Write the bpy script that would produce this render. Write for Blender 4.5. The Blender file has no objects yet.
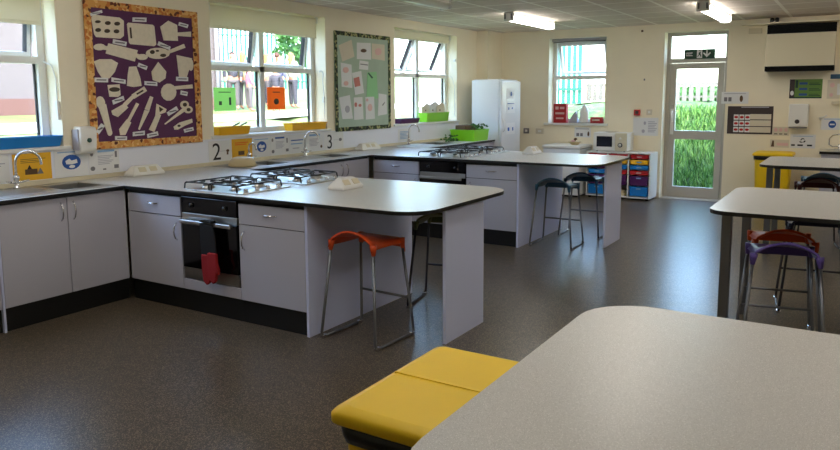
import bpy, bmesh, math, random
from mathutils import Vector, Matrix
random.seed(7)
S = bpy.context.scene
COL = S.collection
PI = math.pi

# ------------------------------------------------------------------ camera
cam_data = bpy.data.cameras.new('camera')
cam = bpy.data.objects.new('camera', cam_data); COL.objects.link(cam)
CAM = Vector((5.4586, -1.8337, 1.5739)); YAW, PITCH, ROLL, FPX = 0.5533, -0.125, -0.0051, 714.2
fw = Vector((-math.sin(YAW)*math.cos(PITCH), math.cos(YAW)*math.cos(PITCH), math.sin(PITCH)))
rt = Vector((math.cos(YAW), math.sin(YAW), 0)); up = rt.cross(fw)
rt2 = math.cos(ROLL)*rt + math.sin(ROLL)*up; up2 = -math.sin(ROLL)*rt + math.cos(ROLL)*up
cam.matrix_world = Matrix.Translation(CAM) @ Matrix((rt2, up2, -fw)).transposed().to_4x4()
cam_data.sensor_fit = 'HORIZONTAL'; cam_data.sensor_width = 36.0
cam_data.lens = FPX*36.0/840.0
cam_data.shift_y = -(225.0-185.72)/840.0
cam_data.clip_end = 400
S.camera = cam

# ------------------------------------------------------------------ world, sun, exposure
S.view_settings.view_transform = 'Standard'; S.view_settings.look = 'None'
S.view_settings.exposure = 1.32; S.view_settings.gamma = 1.0
S.view_settings.use_curve_mapping = False
S.cycles.use_denoising = True
S.cycles.max_bounces = 10; S.cycles.diffuse_bounces = 6; S.cycles.glossy_bounces = 4
S.cycles.transparent_max_bounces = 12; S.cycles.sample_clamp_indirect = 6.0
W = bpy.data.worlds.new('world'); S.world = W; W.use_nodes = True
nt = W.node_tree; nt.nodes.clear()
sky = nt.nodes.new('ShaderNodeTexSky'); sky.sky_type = 'NISHITA'; sky.sun_disc = False
sky.sun_elevation = math.radians(48); sky.sun_rotation = math.radians(150); sky.air_density = 1.2; sky.dust_density = 2.5; sky.ozone_density = 3.5
bg = nt.nodes.new('ShaderNodeBackground'); bg.inputs['Strength'].default_value = 1.15
out = nt.nodes.new('ShaderNodeOutputWorld')
nt.links.new(sky.outputs[0], bg.inputs['Color']); nt.links.new(bg.outputs[0], out.inputs['Surface'])
sun_data = bpy.data.lights.new('sun', 'SUN'); sun_data.energy = 1.25; sun_data.angle = 0.01; sun_data.color = (1.0, 0.95, 0.86)
sun = bpy.data.objects.new('sun', sun_data); COL.objects.link(sun)
sun.rotation_euler = Vector((0.28, -0.38, 0.95)).to_track_quat('Z', 'Y').to_euler()
LAMP = 5.9

# ------------------------------------------------------------------ materials
def lin(c):
    return tuple(((v/255.0)/12.92 if v/255.0 <= 0.04045 else ((v/255.0+0.055)/1.055)**2.4) for v in c)
def mat(name, rgb, rough=0.5, metal=0.0, noise=0.0, nscale=40.0, bump=0.0, bscale=200.0, spec=None, emis=None, estr=0.0):
    m = bpy.data.materials.new(name); m.use_nodes = True
    n = m.node_tree; b = n.nodes['Principled BSDF']
    col = (*lin(rgb), 1)
    b.inputs['Base Color'].default_value = col
    b.inputs['Roughness'].default_value = rough; b.inputs['Metallic'].default_value = metal
    if spec is not None: b.inputs['Specular IOR Level'].default_value = spec
    tc = n.nodes.new('ShaderNodeTexCoord')
    if noise:
        t = n.nodes.new('ShaderNodeTexNoise'); t.inputs['Scale'].default_value = nscale; t.inputs['Detail'].default_value = 4
        n.links.new(tc.outputs['Object'], t.inputs['Vector'])
        r = n.nodes.new('ShaderNodeMapRange'); r.inputs[1].default_value = 0.3; r.inputs[2].default_value = 0.7
        r.inputs[3].default_value = 1-noise; r.inputs[4].default_value = 1+noise
        n.links.new(t.outputs[0], r.inputs[0])
        h = n.nodes.new('ShaderNodeHueSaturation'); h.inputs['Color'].default_value = col
        n.links.new(r.outputs[0], h.inputs['Value']); n.links.new(h.outputs[0], b.inputs['Base Color'])
    if bump:
        t2 = n.nodes.new('ShaderNodeTexNoise'); t2.inputs['Scale'].default_value = bscale
        n.links.new(tc.outputs['Object'], t2.inputs['Vector'])
        bp = n.nodes.new('ShaderNodeBump'); bp.inputs['Strength'].default_value = bump; bp.inputs['Distance'].default_value = 0.002
        n.links.new(t2.outputs[0], bp.inputs['Height']); n.links.new(bp.outputs[0], b.inputs['Normal'])
    if emis:
        b.inputs['Emission Color'].default_value = (*lin(emis), 1); b.inputs['Emission Strength'].default_value = estr
    return m
def speckle(name, base, specks, rough, scale, spec=0.5, bump=0.0):
    """base colour with scattered small flecks (voronoi cells picked at random)"""
    m = bpy.data.materials.new(name); m.use_nodes = True
    n = m.node_tree; b = n.nodes['Principled BSDF']; b.inputs['Roughness'].default_value = rough
    b.inputs['Specular IOR Level'].default_value = spec
    tc = n.nodes.new('ShaderNodeTexCoord'); cur = None
    for i, (rgb, sc, frac, size) in enumerate(specks):
        v = n.nodes.new('ShaderNodeTexVoronoi'); v.inputs['Scale'].default_value = scale*sc
        n.links.new(tc.outputs['Object'], v.inputs['Vector'])
        sp = n.nodes.new('ShaderNodeSeparateColor'); n.links.new(v.outputs['Color'], sp.inputs[0])
        a = n.nodes.new('ShaderNodeMath'); a.operation = 'LESS_THAN'; a.inputs[1].default_value = frac; n.links.new(sp.outputs[0], a.inputs[0])
        d = n.nodes.new('ShaderNodeMath'); d.operation = 'LESS_THAN'; d.inputs[1].default_value = size; n.links.new(v.outputs['Distance'], d.inputs[0])
        f = n.nodes.new('ShaderNodeMath'); f.operation = 'MULTIPLY'; n.links.new(a.outputs[0], f.inputs[0]); n.links.new(d.outputs[0], f.inputs[1])
        mx = n.nodes.new('ShaderNodeMix'); mx.data_type = 'RGBA'
        n.links.new(f.outputs[0], mx.inputs[0])
        if cur is None: mx.inputs[6].default_value = (*lin(base), 1)
        else: n.links.new(cur, mx.inputs[6])
        mx.inputs[7].default_value = (*lin(rgb), 1); cur = mx.outputs[2]
    n.links.new(cur, b.inputs['Base Color'])
    if bump:
        t2 = n.nodes.new('ShaderNodeTexNoise'); t2.inputs['Scale'].default_value = 9; t2.inputs['Detail'].default_value = 5
        n.links.new(tc.outputs['Object'], t2.inputs['Vector'])
        bp = n.nodes.new('ShaderNodeBump'); bp.inputs['Strength'].default_value = bump; bp.inputs['Distance'].default_value = 0.01
        n.links.new(t2.outputs[0], bp.inputs['Height']); n.links.new(bp.outputs[0], b.inputs['Normal'])
    return m
def glass_mat():
    m = bpy.data.materials.new('window_glass'); m.use_nodes = True; n = m.node_tree; n.nodes.clear()
    o = n.nodes.new('ShaderNodeOutputMaterial'); t = n.nodes.new('ShaderNodeBsdfTransparent'); t.inputs[0].default_value = (0.95, 0.97, 0.96, 1)
    g = n.nodes.new('ShaderNodeBsdfGlossy'); g.inputs['Roughness'].default_value = 0.02
    lw = n.nodes.new('ShaderNodeLayerWeight'); pw = n.nodes.new('ShaderNodeMath'); pw.operation = 'POWER'; pw.inputs[1].default_value = 5.0
    n.links.new(lw.outputs['Facing'], pw.inputs[0]); f = n.nodes.new('ShaderNodeMath'); f.operation = 'MULTIPLY_ADD'; f.inputs[1].default_value = 0.9; f.inputs[2].default_value = 0.03
    n.links.new(pw.outputs[0], f.inputs[0]); x = n.nodes.new('ShaderNodeMixShader')
    n.links.new(f.outputs[0], x.inputs[0]); n.links.new(t.outputs[0], x.inputs[1]); n.links.new(g.outputs[0], x.inputs[2]); n.links.new(x.outputs[0], o.inputs[0])
    return m
def ceiling_mat():
    m = mat('ceiling_tile', (212, 199, 186), 0.85, noise=0.06, nscale=9, bump=0.3, bscale=300); n = m.node_tree; b = n.nodes['Principled BSDF']
    src = b.inputs['Base Color'].links[0].from_socket
    tc = n.nodes.new('ShaderNodeTexCoord'); br = n.nodes.new('ShaderNodeTexBrick')
    mp = n.nodes.new('ShaderNodeMapping'); mp.inputs['Location'].default_value = (0.25, 0.1, 0)
    n.links.new(tc.outputs['Object'], mp.inputs['Vector']); n.links.new(mp.outputs[0], br.inputs['Vector'])
    br.offset = 0.0; br.inputs['Scale'].default_value = 1.0; br.inputs['Brick Width'].default_value = 0.6; br.inputs['Row Height'].default_value = 0.6
    br.inputs['Mortar Size'].default_value = 0.02; br.inputs['Mortar Smooth'].default_value = 0.0
    mx = n.nodes.new('ShaderNodeMix'); mx.data_type = 'RGBA'; n.links.new(br.outputs['Fac'], mx.inputs[0]); n.links.new(src, mx.inputs[6])
    mx.inputs[7].default_value = (*lin((240, 234, 222)), 1); n.links.new(mx.outputs[2], b.inputs['Base Color'])
    return m
def ground_mat(name, c1, c2, c3, sc):
    m = bpy.data.materials.new(name); m.use_nodes = True; n = m.node_tree; b = n.nodes['Principled BSDF']; b.inputs['Roughness'].default_value = 0.9
    tc = n.nodes.new('ShaderNodeTexCoord'); t = n.nodes.new('ShaderNodeTexNoise'); t.inputs['Scale'].default_value = sc; t.inputs['Detail'].default_value = 8
    n.links.new(tc.outputs['Object'], t.inputs['Vector']); r = n.nodes.new('ShaderNodeValToRGB')
    r.color_ramp.elements[0].position = 0.35; r.color_ramp.elements[0].color = (*lin(c1), 1)
    r.color_ramp.elements[1].position = 0.68; r.color_ramp.elements[1].color = (*lin(c3), 1)
    e = r.color_ramp.elements.new(0.5); e.color = (*lin(c2), 1)
    n.links.new(t.outputs[0], r.inputs[0]); n.links.new(r.outputs[0], b.inputs['Base Color'])
    return m

M = {}
M['wall'] = mat('wall_paint', (241, 231, 206), 0.75, noise=0.02, nscale=3)
M['reveal'] = mat('reveal_paint', (230, 232, 242), 0.6)
M['ceiling'] = ceiling_mat()
M['floor'] = speckle('speckled_vinyl', (72, 64, 54), [((136, 120, 98), 1.0, 0.46, 0.5), ((30, 26, 24), 1.3, 0.40, 0.46), ((150, 136, 112), 1.7, 0.12, 0.45)], 0.31, 150, spec=0.5, bump=0.16)
M['top'] = speckle('speckled_laminate', (196, 194, 190), [((182, 180, 178), 1.0, 0.25, 0.4), ((236, 234, 230), 1.4, 0.25, 0.4), ((130, 122, 110), 1.8, 0.09, 0.38)], 0.33, 320, spec=0.5)
M['edge'] = mat('black_edge', (16, 15, 15), 0.35)
M['grey'] = mat('grey_door', (186, 185, 197), 0.45)
M['panel'] = mat('pale_panel', (206, 213, 244), 0.45)
M['kick'] = mat('black_kick', (12, 12, 12), 0.5)
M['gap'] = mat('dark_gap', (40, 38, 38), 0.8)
M['chrome'] = mat('chrome', (225, 225, 228), 0.14, 1.0)
M['steel'] = mat('brushed_steel', (190, 188, 184), 0.3, 1.0)
M['steelgrey'] = mat('grey_metal_leg', (120, 122, 128), 0.35, 0.8)
M['darkmetal'] = mat('dark_metal_leg', (72, 72, 78), 0.35, 0.8)
M['iron'] = mat('black_iron', (18, 18, 20), 0.4)
M['black'] = mat('black_plastic', (14, 14, 16), 0.3)
M['ovenglass'] = mat('black_oven_glass', (6, 6, 8), 0.08)
M['white'] = mat('white_plastic', (232, 230, 224), 0.4)
M['cream'] = mat('cream_plastic', (214, 204, 176), 0.45)
M['matblack'] = mat('matt_black', (7, 7, 8), 0.7, spec=0.2)
M['inkbrick'] = mat('soft_red_ink', (204, 128, 120), 0.7)
M['fridge'] = mat('white_enamel', (228, 230, 232), 0.25)
M['upvc'] = mat('white_upvc', (226, 226, 222), 0.35)
M['alu'] = mat('painted_aluminium', (188, 182, 172), 0.4)
M['blind'] = mat('blind_fabric', (232, 226, 206), 0.8)
M['glass'] = glass_mat()
M['lit'] = mat('lit_diffuser', (255, 250, 235), 0.4, emis=(255, 251, 243), estr=LAMP)
M['unlit'] = mat('diffuser_unlit', (200, 196, 182), 0.3)
M['orange'] = mat('orange_plastic', (222, 78, 18), 0.35)
M['orange_dark'] = mat('red_orange_plastic', (186, 52, 22), 0.35)
M['purple'] = mat('purple_plastic', (104, 84, 168), 0.35)
M['navy'] = mat('navy_plastic', (34, 38, 66), 0.35)
M['teal'] = mat('blue_grey_plastic', (52, 92, 122), 0.35)
M['olive'] = mat('olive_plastic', (84, 92, 40), 0.35)
M['darkred'] = mat('dark_red_plastic', (88, 34, 34), 0.35)
M['yellow'] = mat('yellow_plastic', (236, 196, 6), 0.5, noise=0.03, nscale=6)
M['tray_yellow'] = mat('tray_yellow', (236, 178, 16), 0.35)
M['tray_blue'] = mat('tray_blue', (20, 122, 196), 0.35)
M['tray_red'] = mat('tray_red', (186, 24, 26), 0.35)
M['tray_purple'] = mat('tray_purple', (78, 20, 84), 0.35)
M['tray_green'] = mat('tray_green', (132, 206, 24), 0.35)
M['bag'] = mat('black_bag', (12, 12, 13), 0.35, bump=0.8, bscale=25)
M['paper'] = mat('white_paper', (226, 226, 226), 0.8)
M['papercream'] = mat('cream_paper', (216, 206, 186), 0.8)
M['paperyel'] = mat('yellow_paper', (232, 176, 36), 0.7)
M['papergreen'] = mat('green_paper', (132, 212, 92), 0.7)
M['paperpale'] = mat('pale_green_paper', (150, 208, 150), 0.7)
M['paperorange'] = mat('orange_paper', (236, 104, 22), 0.7)
M['ink'] = mat('black_ink', (24, 24, 28), 0.7)
M['inkgrey'] = mat('grey_ink', (120, 118, 122), 0.7)
M['inkpale'] = mat('pale_grey_ink', (176, 174, 184), 0.7)
M['inkblue'] = mat('blue_ink', (36, 84, 160), 0.7)
M['inklight'] = mat('light_blue_ink', (134, 170, 206), 0.7)
M['inkred'] = mat('red_ink', (186, 36, 40), 0.7)
M['inkpink'] = mat('pink_ink', (224, 184, 180), 0.7)
M['inkbrown'] = mat('brown_ink', (92, 66, 40), 0.7)
M['signgreen'] = mat('sign_green', (8, 62, 44), 0.4)
M['postergreen'] = mat('poster_green', (98, 132, 58), 0.6)
M['posterblue'] = mat('poster_blue', (44, 82, 140), 0.6)
M['posterdark'] = mat('poster_dark', (62, 50, 50), 0.6)
M['boardpurple'] = mat('purple_felt', (92, 50, 86), 0.9, noise=0.06, nscale=12)
M['boardgreen'] = mat('sage_paper', (172, 190, 172), 0.85, noise=0.05, nscale=5)
M['cutout'] = mat('cutout_card', (230, 219, 198), 0.8, noise=0.05, nscale=30)
M['cutline'] = mat('cutout_mark', (76, 64, 52), 0.8)
M['mitt'] = mat('red_cloth', (150, 18, 24), 0.9, bump=0.4, bscale=90)
M['towel'] = mat('black_cloth', (20, 20, 22), 0.95, bump=0.4, bscale=90)
M['beige'] = mat('beige_plastic', (206, 186, 144), 0.5)
M['redcard'] = mat('red_card', (176, 28, 34), 0.6)
M['leaf'] = mat('leaf_green', (54, 102, 40), 0.7, noise=0.2)
M['skin'] = mat('skin', (214, 168, 140), 0.6)
M['hair_blonde'] = mat('hair_blonde', (206, 172, 112), 0.7)
M['hair_brown'] = mat('hair_brown', (104, 62, 40), 0.7)
M['hair_dark'] = mat('hair_dark', (38, 28, 28), 0.7)
def glow_paper(name, rgb):
    m = mat(name, rgb, 0.7); n = m.node_tree; b = n.nodes['Principled BSDF']; o = n.nodes['Material Output']
    t = n.nodes.new('ShaderNodeBsdfTranslucent'); t.inputs[0].default_value = (*lin(rgb), 1); x = n.nodes.new('ShaderNodeMixShader'); x.inputs[0].default_value = 0.4
    n.links.new(b.outputs[0], x.inputs[1]); n.links.new(t.outputs[0], x.inputs[2]); n.links.new(x.outputs[0], o.inputs[0]); return m
M['blind'] = glow_paper('blind_fabric', (238, 232, 212))
M['papergreen'] = glow_paper('green_paper', (170, 226, 128)); M['paperorange'] = glow_paper('orange_paper', (236, 104, 22))
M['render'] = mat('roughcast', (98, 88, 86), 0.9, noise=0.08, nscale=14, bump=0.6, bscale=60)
M['lawn'] = ground_mat('lawn', (84, 98, 46), (100, 113, 56), (120, 130, 70), 1.4)
M['bank'] = ground_mat('bank_grass', (46, 72, 30), (66, 98, 42), (96, 124, 60), 5)
M['path'] = mat('pale_path', (196, 192, 178), 0.9, noise=0.06, nscale=4)
M['fencegreen'] = mat('fence_green', (16, 92, 76), 0.5)
M['fencewood'] = mat('weathered_picket', (96, 92, 86), 0.8, noise=0.08, nscale=9)
M['bark'] = mat('bark', (104, 88, 76), 0.9, noise=0.2, nscale=8, bump=0.8, bscale=20)
def two_tone_edge(name):
    """scalloped border paper: orange and brown autumn-leaf mottling"""
    m = bpy.data.materials.new(name); m.use_nodes = True; n = m.node_tree; b = n.nodes['Principled BSDF']; b.inputs['Roughness'].default_value = 0.8
    tc = n.nodes.new('ShaderNodeTexCoord'); v = n.nodes.new('ShaderNodeTexVoronoi'); v.inputs['Scale'].default_value = 38
    n.links.new(tc.outputs['Object'], v.inputs['Vector']); sp = n.nodes.new('ShaderNodeSeparateColor'); n.links.new(v.outputs['Color'], sp.inputs[0])
    r = n.nodes.new('ShaderNodeValToRGB'); n.links.new(sp.outputs[0], r.inputs[0]); n.links.new(r.outputs[0], b.inputs['Base Color'])
    return m, r.color_ramp
m_, cr = two_tone_edge('leaf_border'); cr.interpolation = 'CONSTANT'
cr.elements[0].color = (*lin((216, 158, 84)), 1); cr.elements[1].position = 0.92; cr.elements[1].color = (*lin((104, 52, 30)), 1)
e_ = cr.elements.new(0.4); e_.color = (*lin((232, 186, 118)), 1); e_ = cr.elements.new(0.65); e_.color = (*lin((200, 120, 56)), 1); M['leafborder'] = m_
m_, cr = two_tone_edge('flower_border'); cr.interpolation = 'CONSTANT'
cr.elements[0].color = (*lin((30, 38, 26)), 1); cr.elements[1].position = 0.72; cr.elements[1].color = (*lin((160, 160, 110)), 1)
e_ = cr.elements.new(0.45); e_.color = (*lin((72, 92, 48)), 1); M['darkborder'] = m_

# ------------------------------------------------------------------ mesh building helpers
class MB:
    def __init__(self): self.bm = bmesh.new(); self.mi = 0
    def m(self, i): self.mi = i; return self
    def _mark(self, faces, smooth=False):
        for f in faces: f.material_index = self.mi; f.smooth = smooth
    def box(self, x0, x1, y0, y1, z0, z1, bev=0.0, seg=2):
        r = bmesh.ops.create_cube(self.bm, size=1.0)
        for v in r['verts']:
            v.co = Vector(((x0+x1)/2+v.co.x*(x1-x0), (y0+y1)/2+v.co.y*(y1-y0), (z0+z1)/2+v.co.z*(z1-z0)))
        fs = {f for v in r['verts'] for f in v.link_faces}
        self._mark(fs)
        if bev:
            es = {e for f in fs for e in f.edges}
            rr = bmesh.ops.bevel(self.bm, geom=list(es), offset=bev, segments=seg, profile=0.5, affect='EDGES')
            self._mark(rr['faces'])
        return self
    def prism(self, pts, h, axis='z', base=0.0, smooth=False):
        """pts 2-D outline; extruded from base to h along axis: 'z' -> (a,b,h), 'x' -> (h,a,b), 'y' -> (a,h,b)"""
        def c(p, t):
            return {'z': (p[0], p[1], t), 'x': (t, p[0], p[1]), 'y': (p[0], t, p[1])}[axis]
        a = [self.bm.verts.new(c(p, base)) for p in pts]; b = [self.bm.verts.new(c(p, h)) for p in pts]
        fs = [self.bm.faces.new(a[::-1]), self.bm.faces.new(b)]
        n = len(pts)
        for i in range(n):
            f = self.bm.faces.new((a[i], a[(i+1) % n], b[(i+1) % n], b[i])); fs.append(f)
        self._mark(fs)
        if smooth:
            for f in fs[2:]: f.smooth = True
        bmesh.ops.recalc_face_normals(self.bm, faces=fs)
        return fs
    def quad(self, *p):
        f = self.bm.faces.new([self.bm.verts.new(q) for q in p]); self._mark([f]); return f
    def tube(self, pts, r, n=8, closed=False):
        pts = [Vector(p) for p in pts]; rings = []; k = len(pts)
        for i, p in enumerate(pts):
            if closed: d = (pts[(i+1) % k]-pts[i-1])
            else: d = pts[min(i+1, k-1)]-pts[max(i-1, 0)]
            d.normalize()
            q = d.to_track_quat('Z', 'Y')
            if rings and True:
                u = prev_u - d*prev_u.dot(d)
                u = u.normalized() if u.length > 1e-6 else (q @ Vector((1, 0, 0)))
            else: u = q @ Vector((1, 0, 0))
            w = d.cross(u); prev_u = u
            rr = r[i] if isinstance(r, (list, tuple)) else r
            rings.append([self.bm.verts.new(p+u*(rr*math.cos(2*PI*j/n))+w*(rr*math.sin(2*PI*j/n))) for j in range(n)])
        fs = []
        for i in range(k-1 if not closed else k):
            A, B = rings[i], rings[(i+1) % k]
            for j in range(n): fs.append(self.bm.faces.new((A[j], A[(j+1) % n], B[(j+1) % n], B[j])))
        if not closed: fs.append(self.bm.faces.new(rings[0][::-1])); fs.append(self.bm.faces.new(rings[-1]))
        self._mark(fs, True); return self
    def lathe(self, prof, cx, cy, z0=0.0, n=20):
        """prof: list of (r, z) bottom to top"""
        rings = []
        for r, z in prof:
            if r < 1e-6: rings.append([self.bm.verts.new((cx, cy, z0+z))])
            else: rings.append([self.bm.verts.new((cx+r*math.cos(2*PI*j/n), cy+r*math.sin(2*PI*j/n), z0+z)) for j in range(n)])
        fs = []
        for A, B in zip(rings, rings[1:]):
            for j in range(n):
                a0, a1 = A[j % len(A)], A[(j+1) % len(A)]; b0, b1 = B[j % len(B)], B[(j+1) % len(B)]
                vs = [a0]; 
                for v in (a1, b1, b0):
                    if v not in vs: vs.append(v)
                if len(vs) > 2: fs.append(self.bm.faces.new(vs))
        for R, rev in ((rings[0], True), (rings[-1], False)):
            if len(R) > 2: fs.append(self.bm.faces.new(R[::-1] if rev else R))
        self._mark(fs, True); return self
    def sphere(self, c, r, n=10, sc=(1, 1, 1)):
        q = bmesh.ops.create_uvsphere(self.bm, u_segments=n, v_segments=max(5, n//2+1), radius=r)
        for v in q['verts']: v.co = Vector((v.co.x*sc[0]+c[0], v.co.y*sc[1]+c[1], v.co.z*sc[2]+c[2]))
        self._mark({f for v in q['verts'] for f in v.link_faces}, True); return self

ORG = {}
def obj(name, mb, mats, parent=None, loc=None, autosmooth=True):
    me = bpy.data.meshes.new(name)
    if parent is not None: o3 = ORG[parent.name]
    elif loc is not None: o3 = Vector(loc)
    else:
        vs = [v.co for v in mb.bm.verts]
        o3 = Vector(((min(v.x for v in vs)+max(v.x for v in vs))/2, (min(v.y for v in vs)+max(v.y for v in vs))/2, min(v.z for v in vs)))
    for v in mb.bm.verts: v.co -= o3
    mb.bm.to_mesh(me); mb.bm.free()
    for m in (mats if isinstance(mats, (list, tuple)) else [mats]): me.materials.append(M[m] if isinstance(m, str) else m)
    o = bpy.data.objects.new(name, me); COL.objects.link(o)
    ORG[o.name] = o3.copy()
    if parent is not None: o.parent = parent
    else: o.location = o3
    return o
def thing(name, label, cat, loc=(0, 0, 0), group=None):
    o = bpy.data.objects.new(name, None); COL.objects.link(o); o.empty_display_size = 0.1
    o.location = loc; ORG[o.name] = Vector(loc); o['label'] = label; o['category'] = cat
    if group: o['group'] = group
    return o
def tag(o, label, cat, group=None, kind=None):
    o['label'] = label; o['category'] = cat
    if group: o['group'] = group
    if kind: o['kind'] = kind
    return o
def struct(o): o['kind'] = 'structure'; return o
def dup(root, loc, rotz, label, group=None):
    def cp(o, par):
        c = o.copy(); COL.objects.link(c)
        if par is not None: c.parent = par
        for ch in [x for x in ALLCH.get(o.name, [])]: cp(ch, c)
        return c
    r = cp(root, None); r.location = loc; r.rotation_euler = (0, 0, rotz); r['label'] = label
    if group: r['group'] = group
    return r
ALLCH = {}
def index_children(root):
    for c in root.children_recursive:
        pass
    def go(o):
        ALLCH[o.name] = list(o.children)
        for c in o.children: go(c)
    go(root)
def text_part(name, body, parent, origin, right, upv, size, m, ext=0.0004):
    """flat lettering standing on a surface; origin = lower-left corner of the text (world)"""
    cu = bpy.data.curves.new(name, 'FONT'); cu.body = body; cu.size = size; cu.extrude = ext; cu.materials.append(M[m])
    tmp = bpy.data.objects.new(name, cu); COL.objects.link(tmp); bpy.context.view_layer.update()
    me = bpy.data.meshes.new_from_object(tmp.evaluated_get(bpy.context.evaluated_depsgraph_get()))
    bpy.data.objects.remove(tmp); o = bpy.data.objects.new(name, me); COL.objects.link(o); o.parent = parent
    r, u = Vector(right).normalized(), Vector(upv).normalized(); nn = r.cross(u)
    o.matrix_local = Matrix.Translation(Vector(origin)-ORG[parent.name]) @ Matrix((r, u, nn)).transposed().to_4x4()
    return o
# ------------------------------------------------------------------ room shell
XR, YF, D, H, TH = 9.2, -3.6, 9.354, 2.62, 0.30
WIN_L = [(-0.23, 1.55), (3.125, 4.89), (6.36, 8.12)]; ZS, ZH = 1.19, 2.50
struct(obj('floor', MB().box(-TH, XR+TH, YF-TH, D+TH+.02, -0.2, 0.0), 'floor', loc=(0, 0, 0)))
struct(obj('ceiling', MB().box(-TH, XR+TH, YF-TH, D+TH, H, H+0.25), 'ceiling', loc=(0, 0, H)))
mb = MB(); ys = YF-TH
mb.box(-TH, 0, YF-TH, D+TH, 0, ZS-.03); mb.box(-TH, 0, YF-TH, D+TH, ZH, H)
for a, b in WIN_L: mb.box(-TH, 0, ys, a, ZS-.03, ZH); ys = b
mb.box(-TH, 0, ys, D+TH, ZS-.03, ZH)
struct(obj('wall_left', mb, 'wall', loc=(0, 0, 0)))
W4 = (1.04, 1.985); DR = (2.87, 3.755); ZW4 = 1.125
mb = MB()
mb.box(0, W4[0], D, D+TH, 0, H); mb.box(W4[0], W4[1], D, D+TH, 0, ZW4); mb.box(W4[0], W4[1], D, D+TH, 2.49, H)
mb.box(W4[1], DR[0], D, D+TH, 0, H); mb.box(DR[0], DR[1], D, D+TH, 2.50, H); mb.box(DR[1], XR, D, D+TH, 0, H)
struct(obj('wall_back', mb, 'wall', loc=(0, D, 0)))
struct(obj('wall_right', MB().box(XR, XR+TH, YF-TH, D+TH, 0, H), 'wall'))
struct(obj('wall_front', MB().box(0, XR, YF-TH, YF, 0, H), 'wall'))
struct(obj('pillar', MB().box(0, 0.2, 8.8, D, 0, H), 'wall'))
struct(obj('trim_1', MB().box(3.95, XR, 9.10, D, 2.525, 2.545), 'wall'))
struct(obj('baseboard_back', MB().box(2.87-.95, 2.87, D-.012, D, 0, .10).box(3.76, XR, D-.012, D, 0, .10), 'wall'))

# windows: white uPVC frames, top lights hinged at the top and pushed outwards
def window_left(n, y0, y1, swing):
    xf, xb = -0.18, -0.25
    w = struct(obj('window_%d' % n, MB()
        .box(xb, xf, y0, y0+.06, ZS, ZH).box(xb, xf, y1-.06, y1, ZS, ZH)
        .box(xb, xf, y0+.06, y1-.06, ZS, ZS+.055).box(xb, xf, y0+.06, y1-.06, ZH-.06, ZH)
        .box(xb, xf, y0+.06, y1-.06, 1.845, 1.90).box(xb, xf, (y0+y1)/2-.035, (y0+y1)/2+.035, ZS+.055, ZH-.06), 'upvc', loc=(xf, (y0+y1)/2, ZS)))
    ym = (y0+y1)/2
    struct(obj('window_sill', MB().box(xf-.01, .03, y0-.04 if n > 1 else y0, y1+.05, ZS-.03, ZS, .006), 'upvc', w))
    for a, b in ((y0+.06, ym-.035), (ym+.035, y1-.06)):
        g = struct(obj('window_pane', MB().box(xb+.03, xb+.036, a, b, ZS+.055, 1.845), 'glass', w))
        struct(obj('glazing_bead', MB().box(xb+.012, xb+.03, a, a+.014, ZS+.055, 1.845).box(xb+.012, xb+.03, b-.014, b, ZS+.055, 1.845), 'gap', w))
        # opening sash, turned about its top edge
        zt, zb = ZH-.062, 1.902; L = zt-zb; an = swing
        m2 = MB(); m2.box(-.03, .03, a+.004, a+.034, -L, 0).box(-.03, .03, b-.034, b-.004, -L, 0).box(-.03, .03, a+.034, b-.034, -L, -L+.036).box(-.03, .03, a+.034, b-.034, -.05, 0)
        m3 = MB().box(-.004, .002, a+.034, b-.034, -L+.036, -.05)
        m4 = MB().box(-.028, .028, b-.037, b-.0345, -L+.036, -.05).box(-.034, .030, b-.0035, b-.0005, -L, 0)  # black seal widened into dark strips that paint the far stile's backlit shade
        R = Matrix.Translation((xb+.02, 0, zt)) @ Matrix.Rotation(an, 4, 'Y')
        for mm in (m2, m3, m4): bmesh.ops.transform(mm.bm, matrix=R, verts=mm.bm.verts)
        s = struct(obj('sash', m2, 'upvc', w)); struct(obj('sash_pane', m3, 'glass', s)); struct(obj('seal_and_shade', m4, 'gap', s))
        yc = (a+b)/2
        struct(obj('window_handle', MB().box(xf, xf+.02, yc-.05, yc+.07, 1.885, 1.905, .004), 'upvc', w))
    return w
window_left(1, *WIN_L[0], 0.13); window_left(2, *WIN_L[1], 0.15); window_left(3, *WIN_L[2], 0.42)
# back window
x0, x1 = W4; yf, yb = D+.20, D+.27; w4 = MB()
w4.box(x0, x0+.06, yf, yb, ZW4, 2.49).box(x1-.06, x1, yf, yb, ZW4, 2.49).box(x0+.06, x1-.06, yf, yb, ZW4, ZW4+.06).box(x0+.06, x1-.06, yf, yb, 2.43, 2.49).box(x0+.06, x1-.06, yf, yb, 1.83, 1.89)
w = struct(obj('window_4', w4, 'upvc'))
struct(obj('window_sill', MB().box(x0-.06, x1+.06, D-.05, yf+.01, ZW4-.035, ZW4, .006), 'upvc', w))
struct(obj('window_pane', MB().box(x0+.06, x1-.06, yf+.03, yf+.036, ZW4+.06, 1.83), 'glass', w))
L = .536; R = Matrix.Translation((0, yb-.02, 2.43)) @ Matrix.Rotation(0.35, 4, 'X')
ms = MB().box(x0+.064, x0+.11, -.03, .03, -L, 0).box(x1-.11, x1-.064, -.03, .03, -L, 0).box(x0+.11, x1-.11, -.03, .03, -L, -L+.036).box(x0+.11, x1-.11, -.03, .03, -.05, 0)
mg = MB().box(x0+.11, x1-.11, -.003, .003, -L+.036, -.05)
for q in (ms, mg): bmesh.ops.transform(q.bm, matrix=R, verts=q.bm.verts)
s = struct(obj('sash', ms, 'upvc', w)); struct(obj('sash_pane', mg, 'glass', s))
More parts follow.
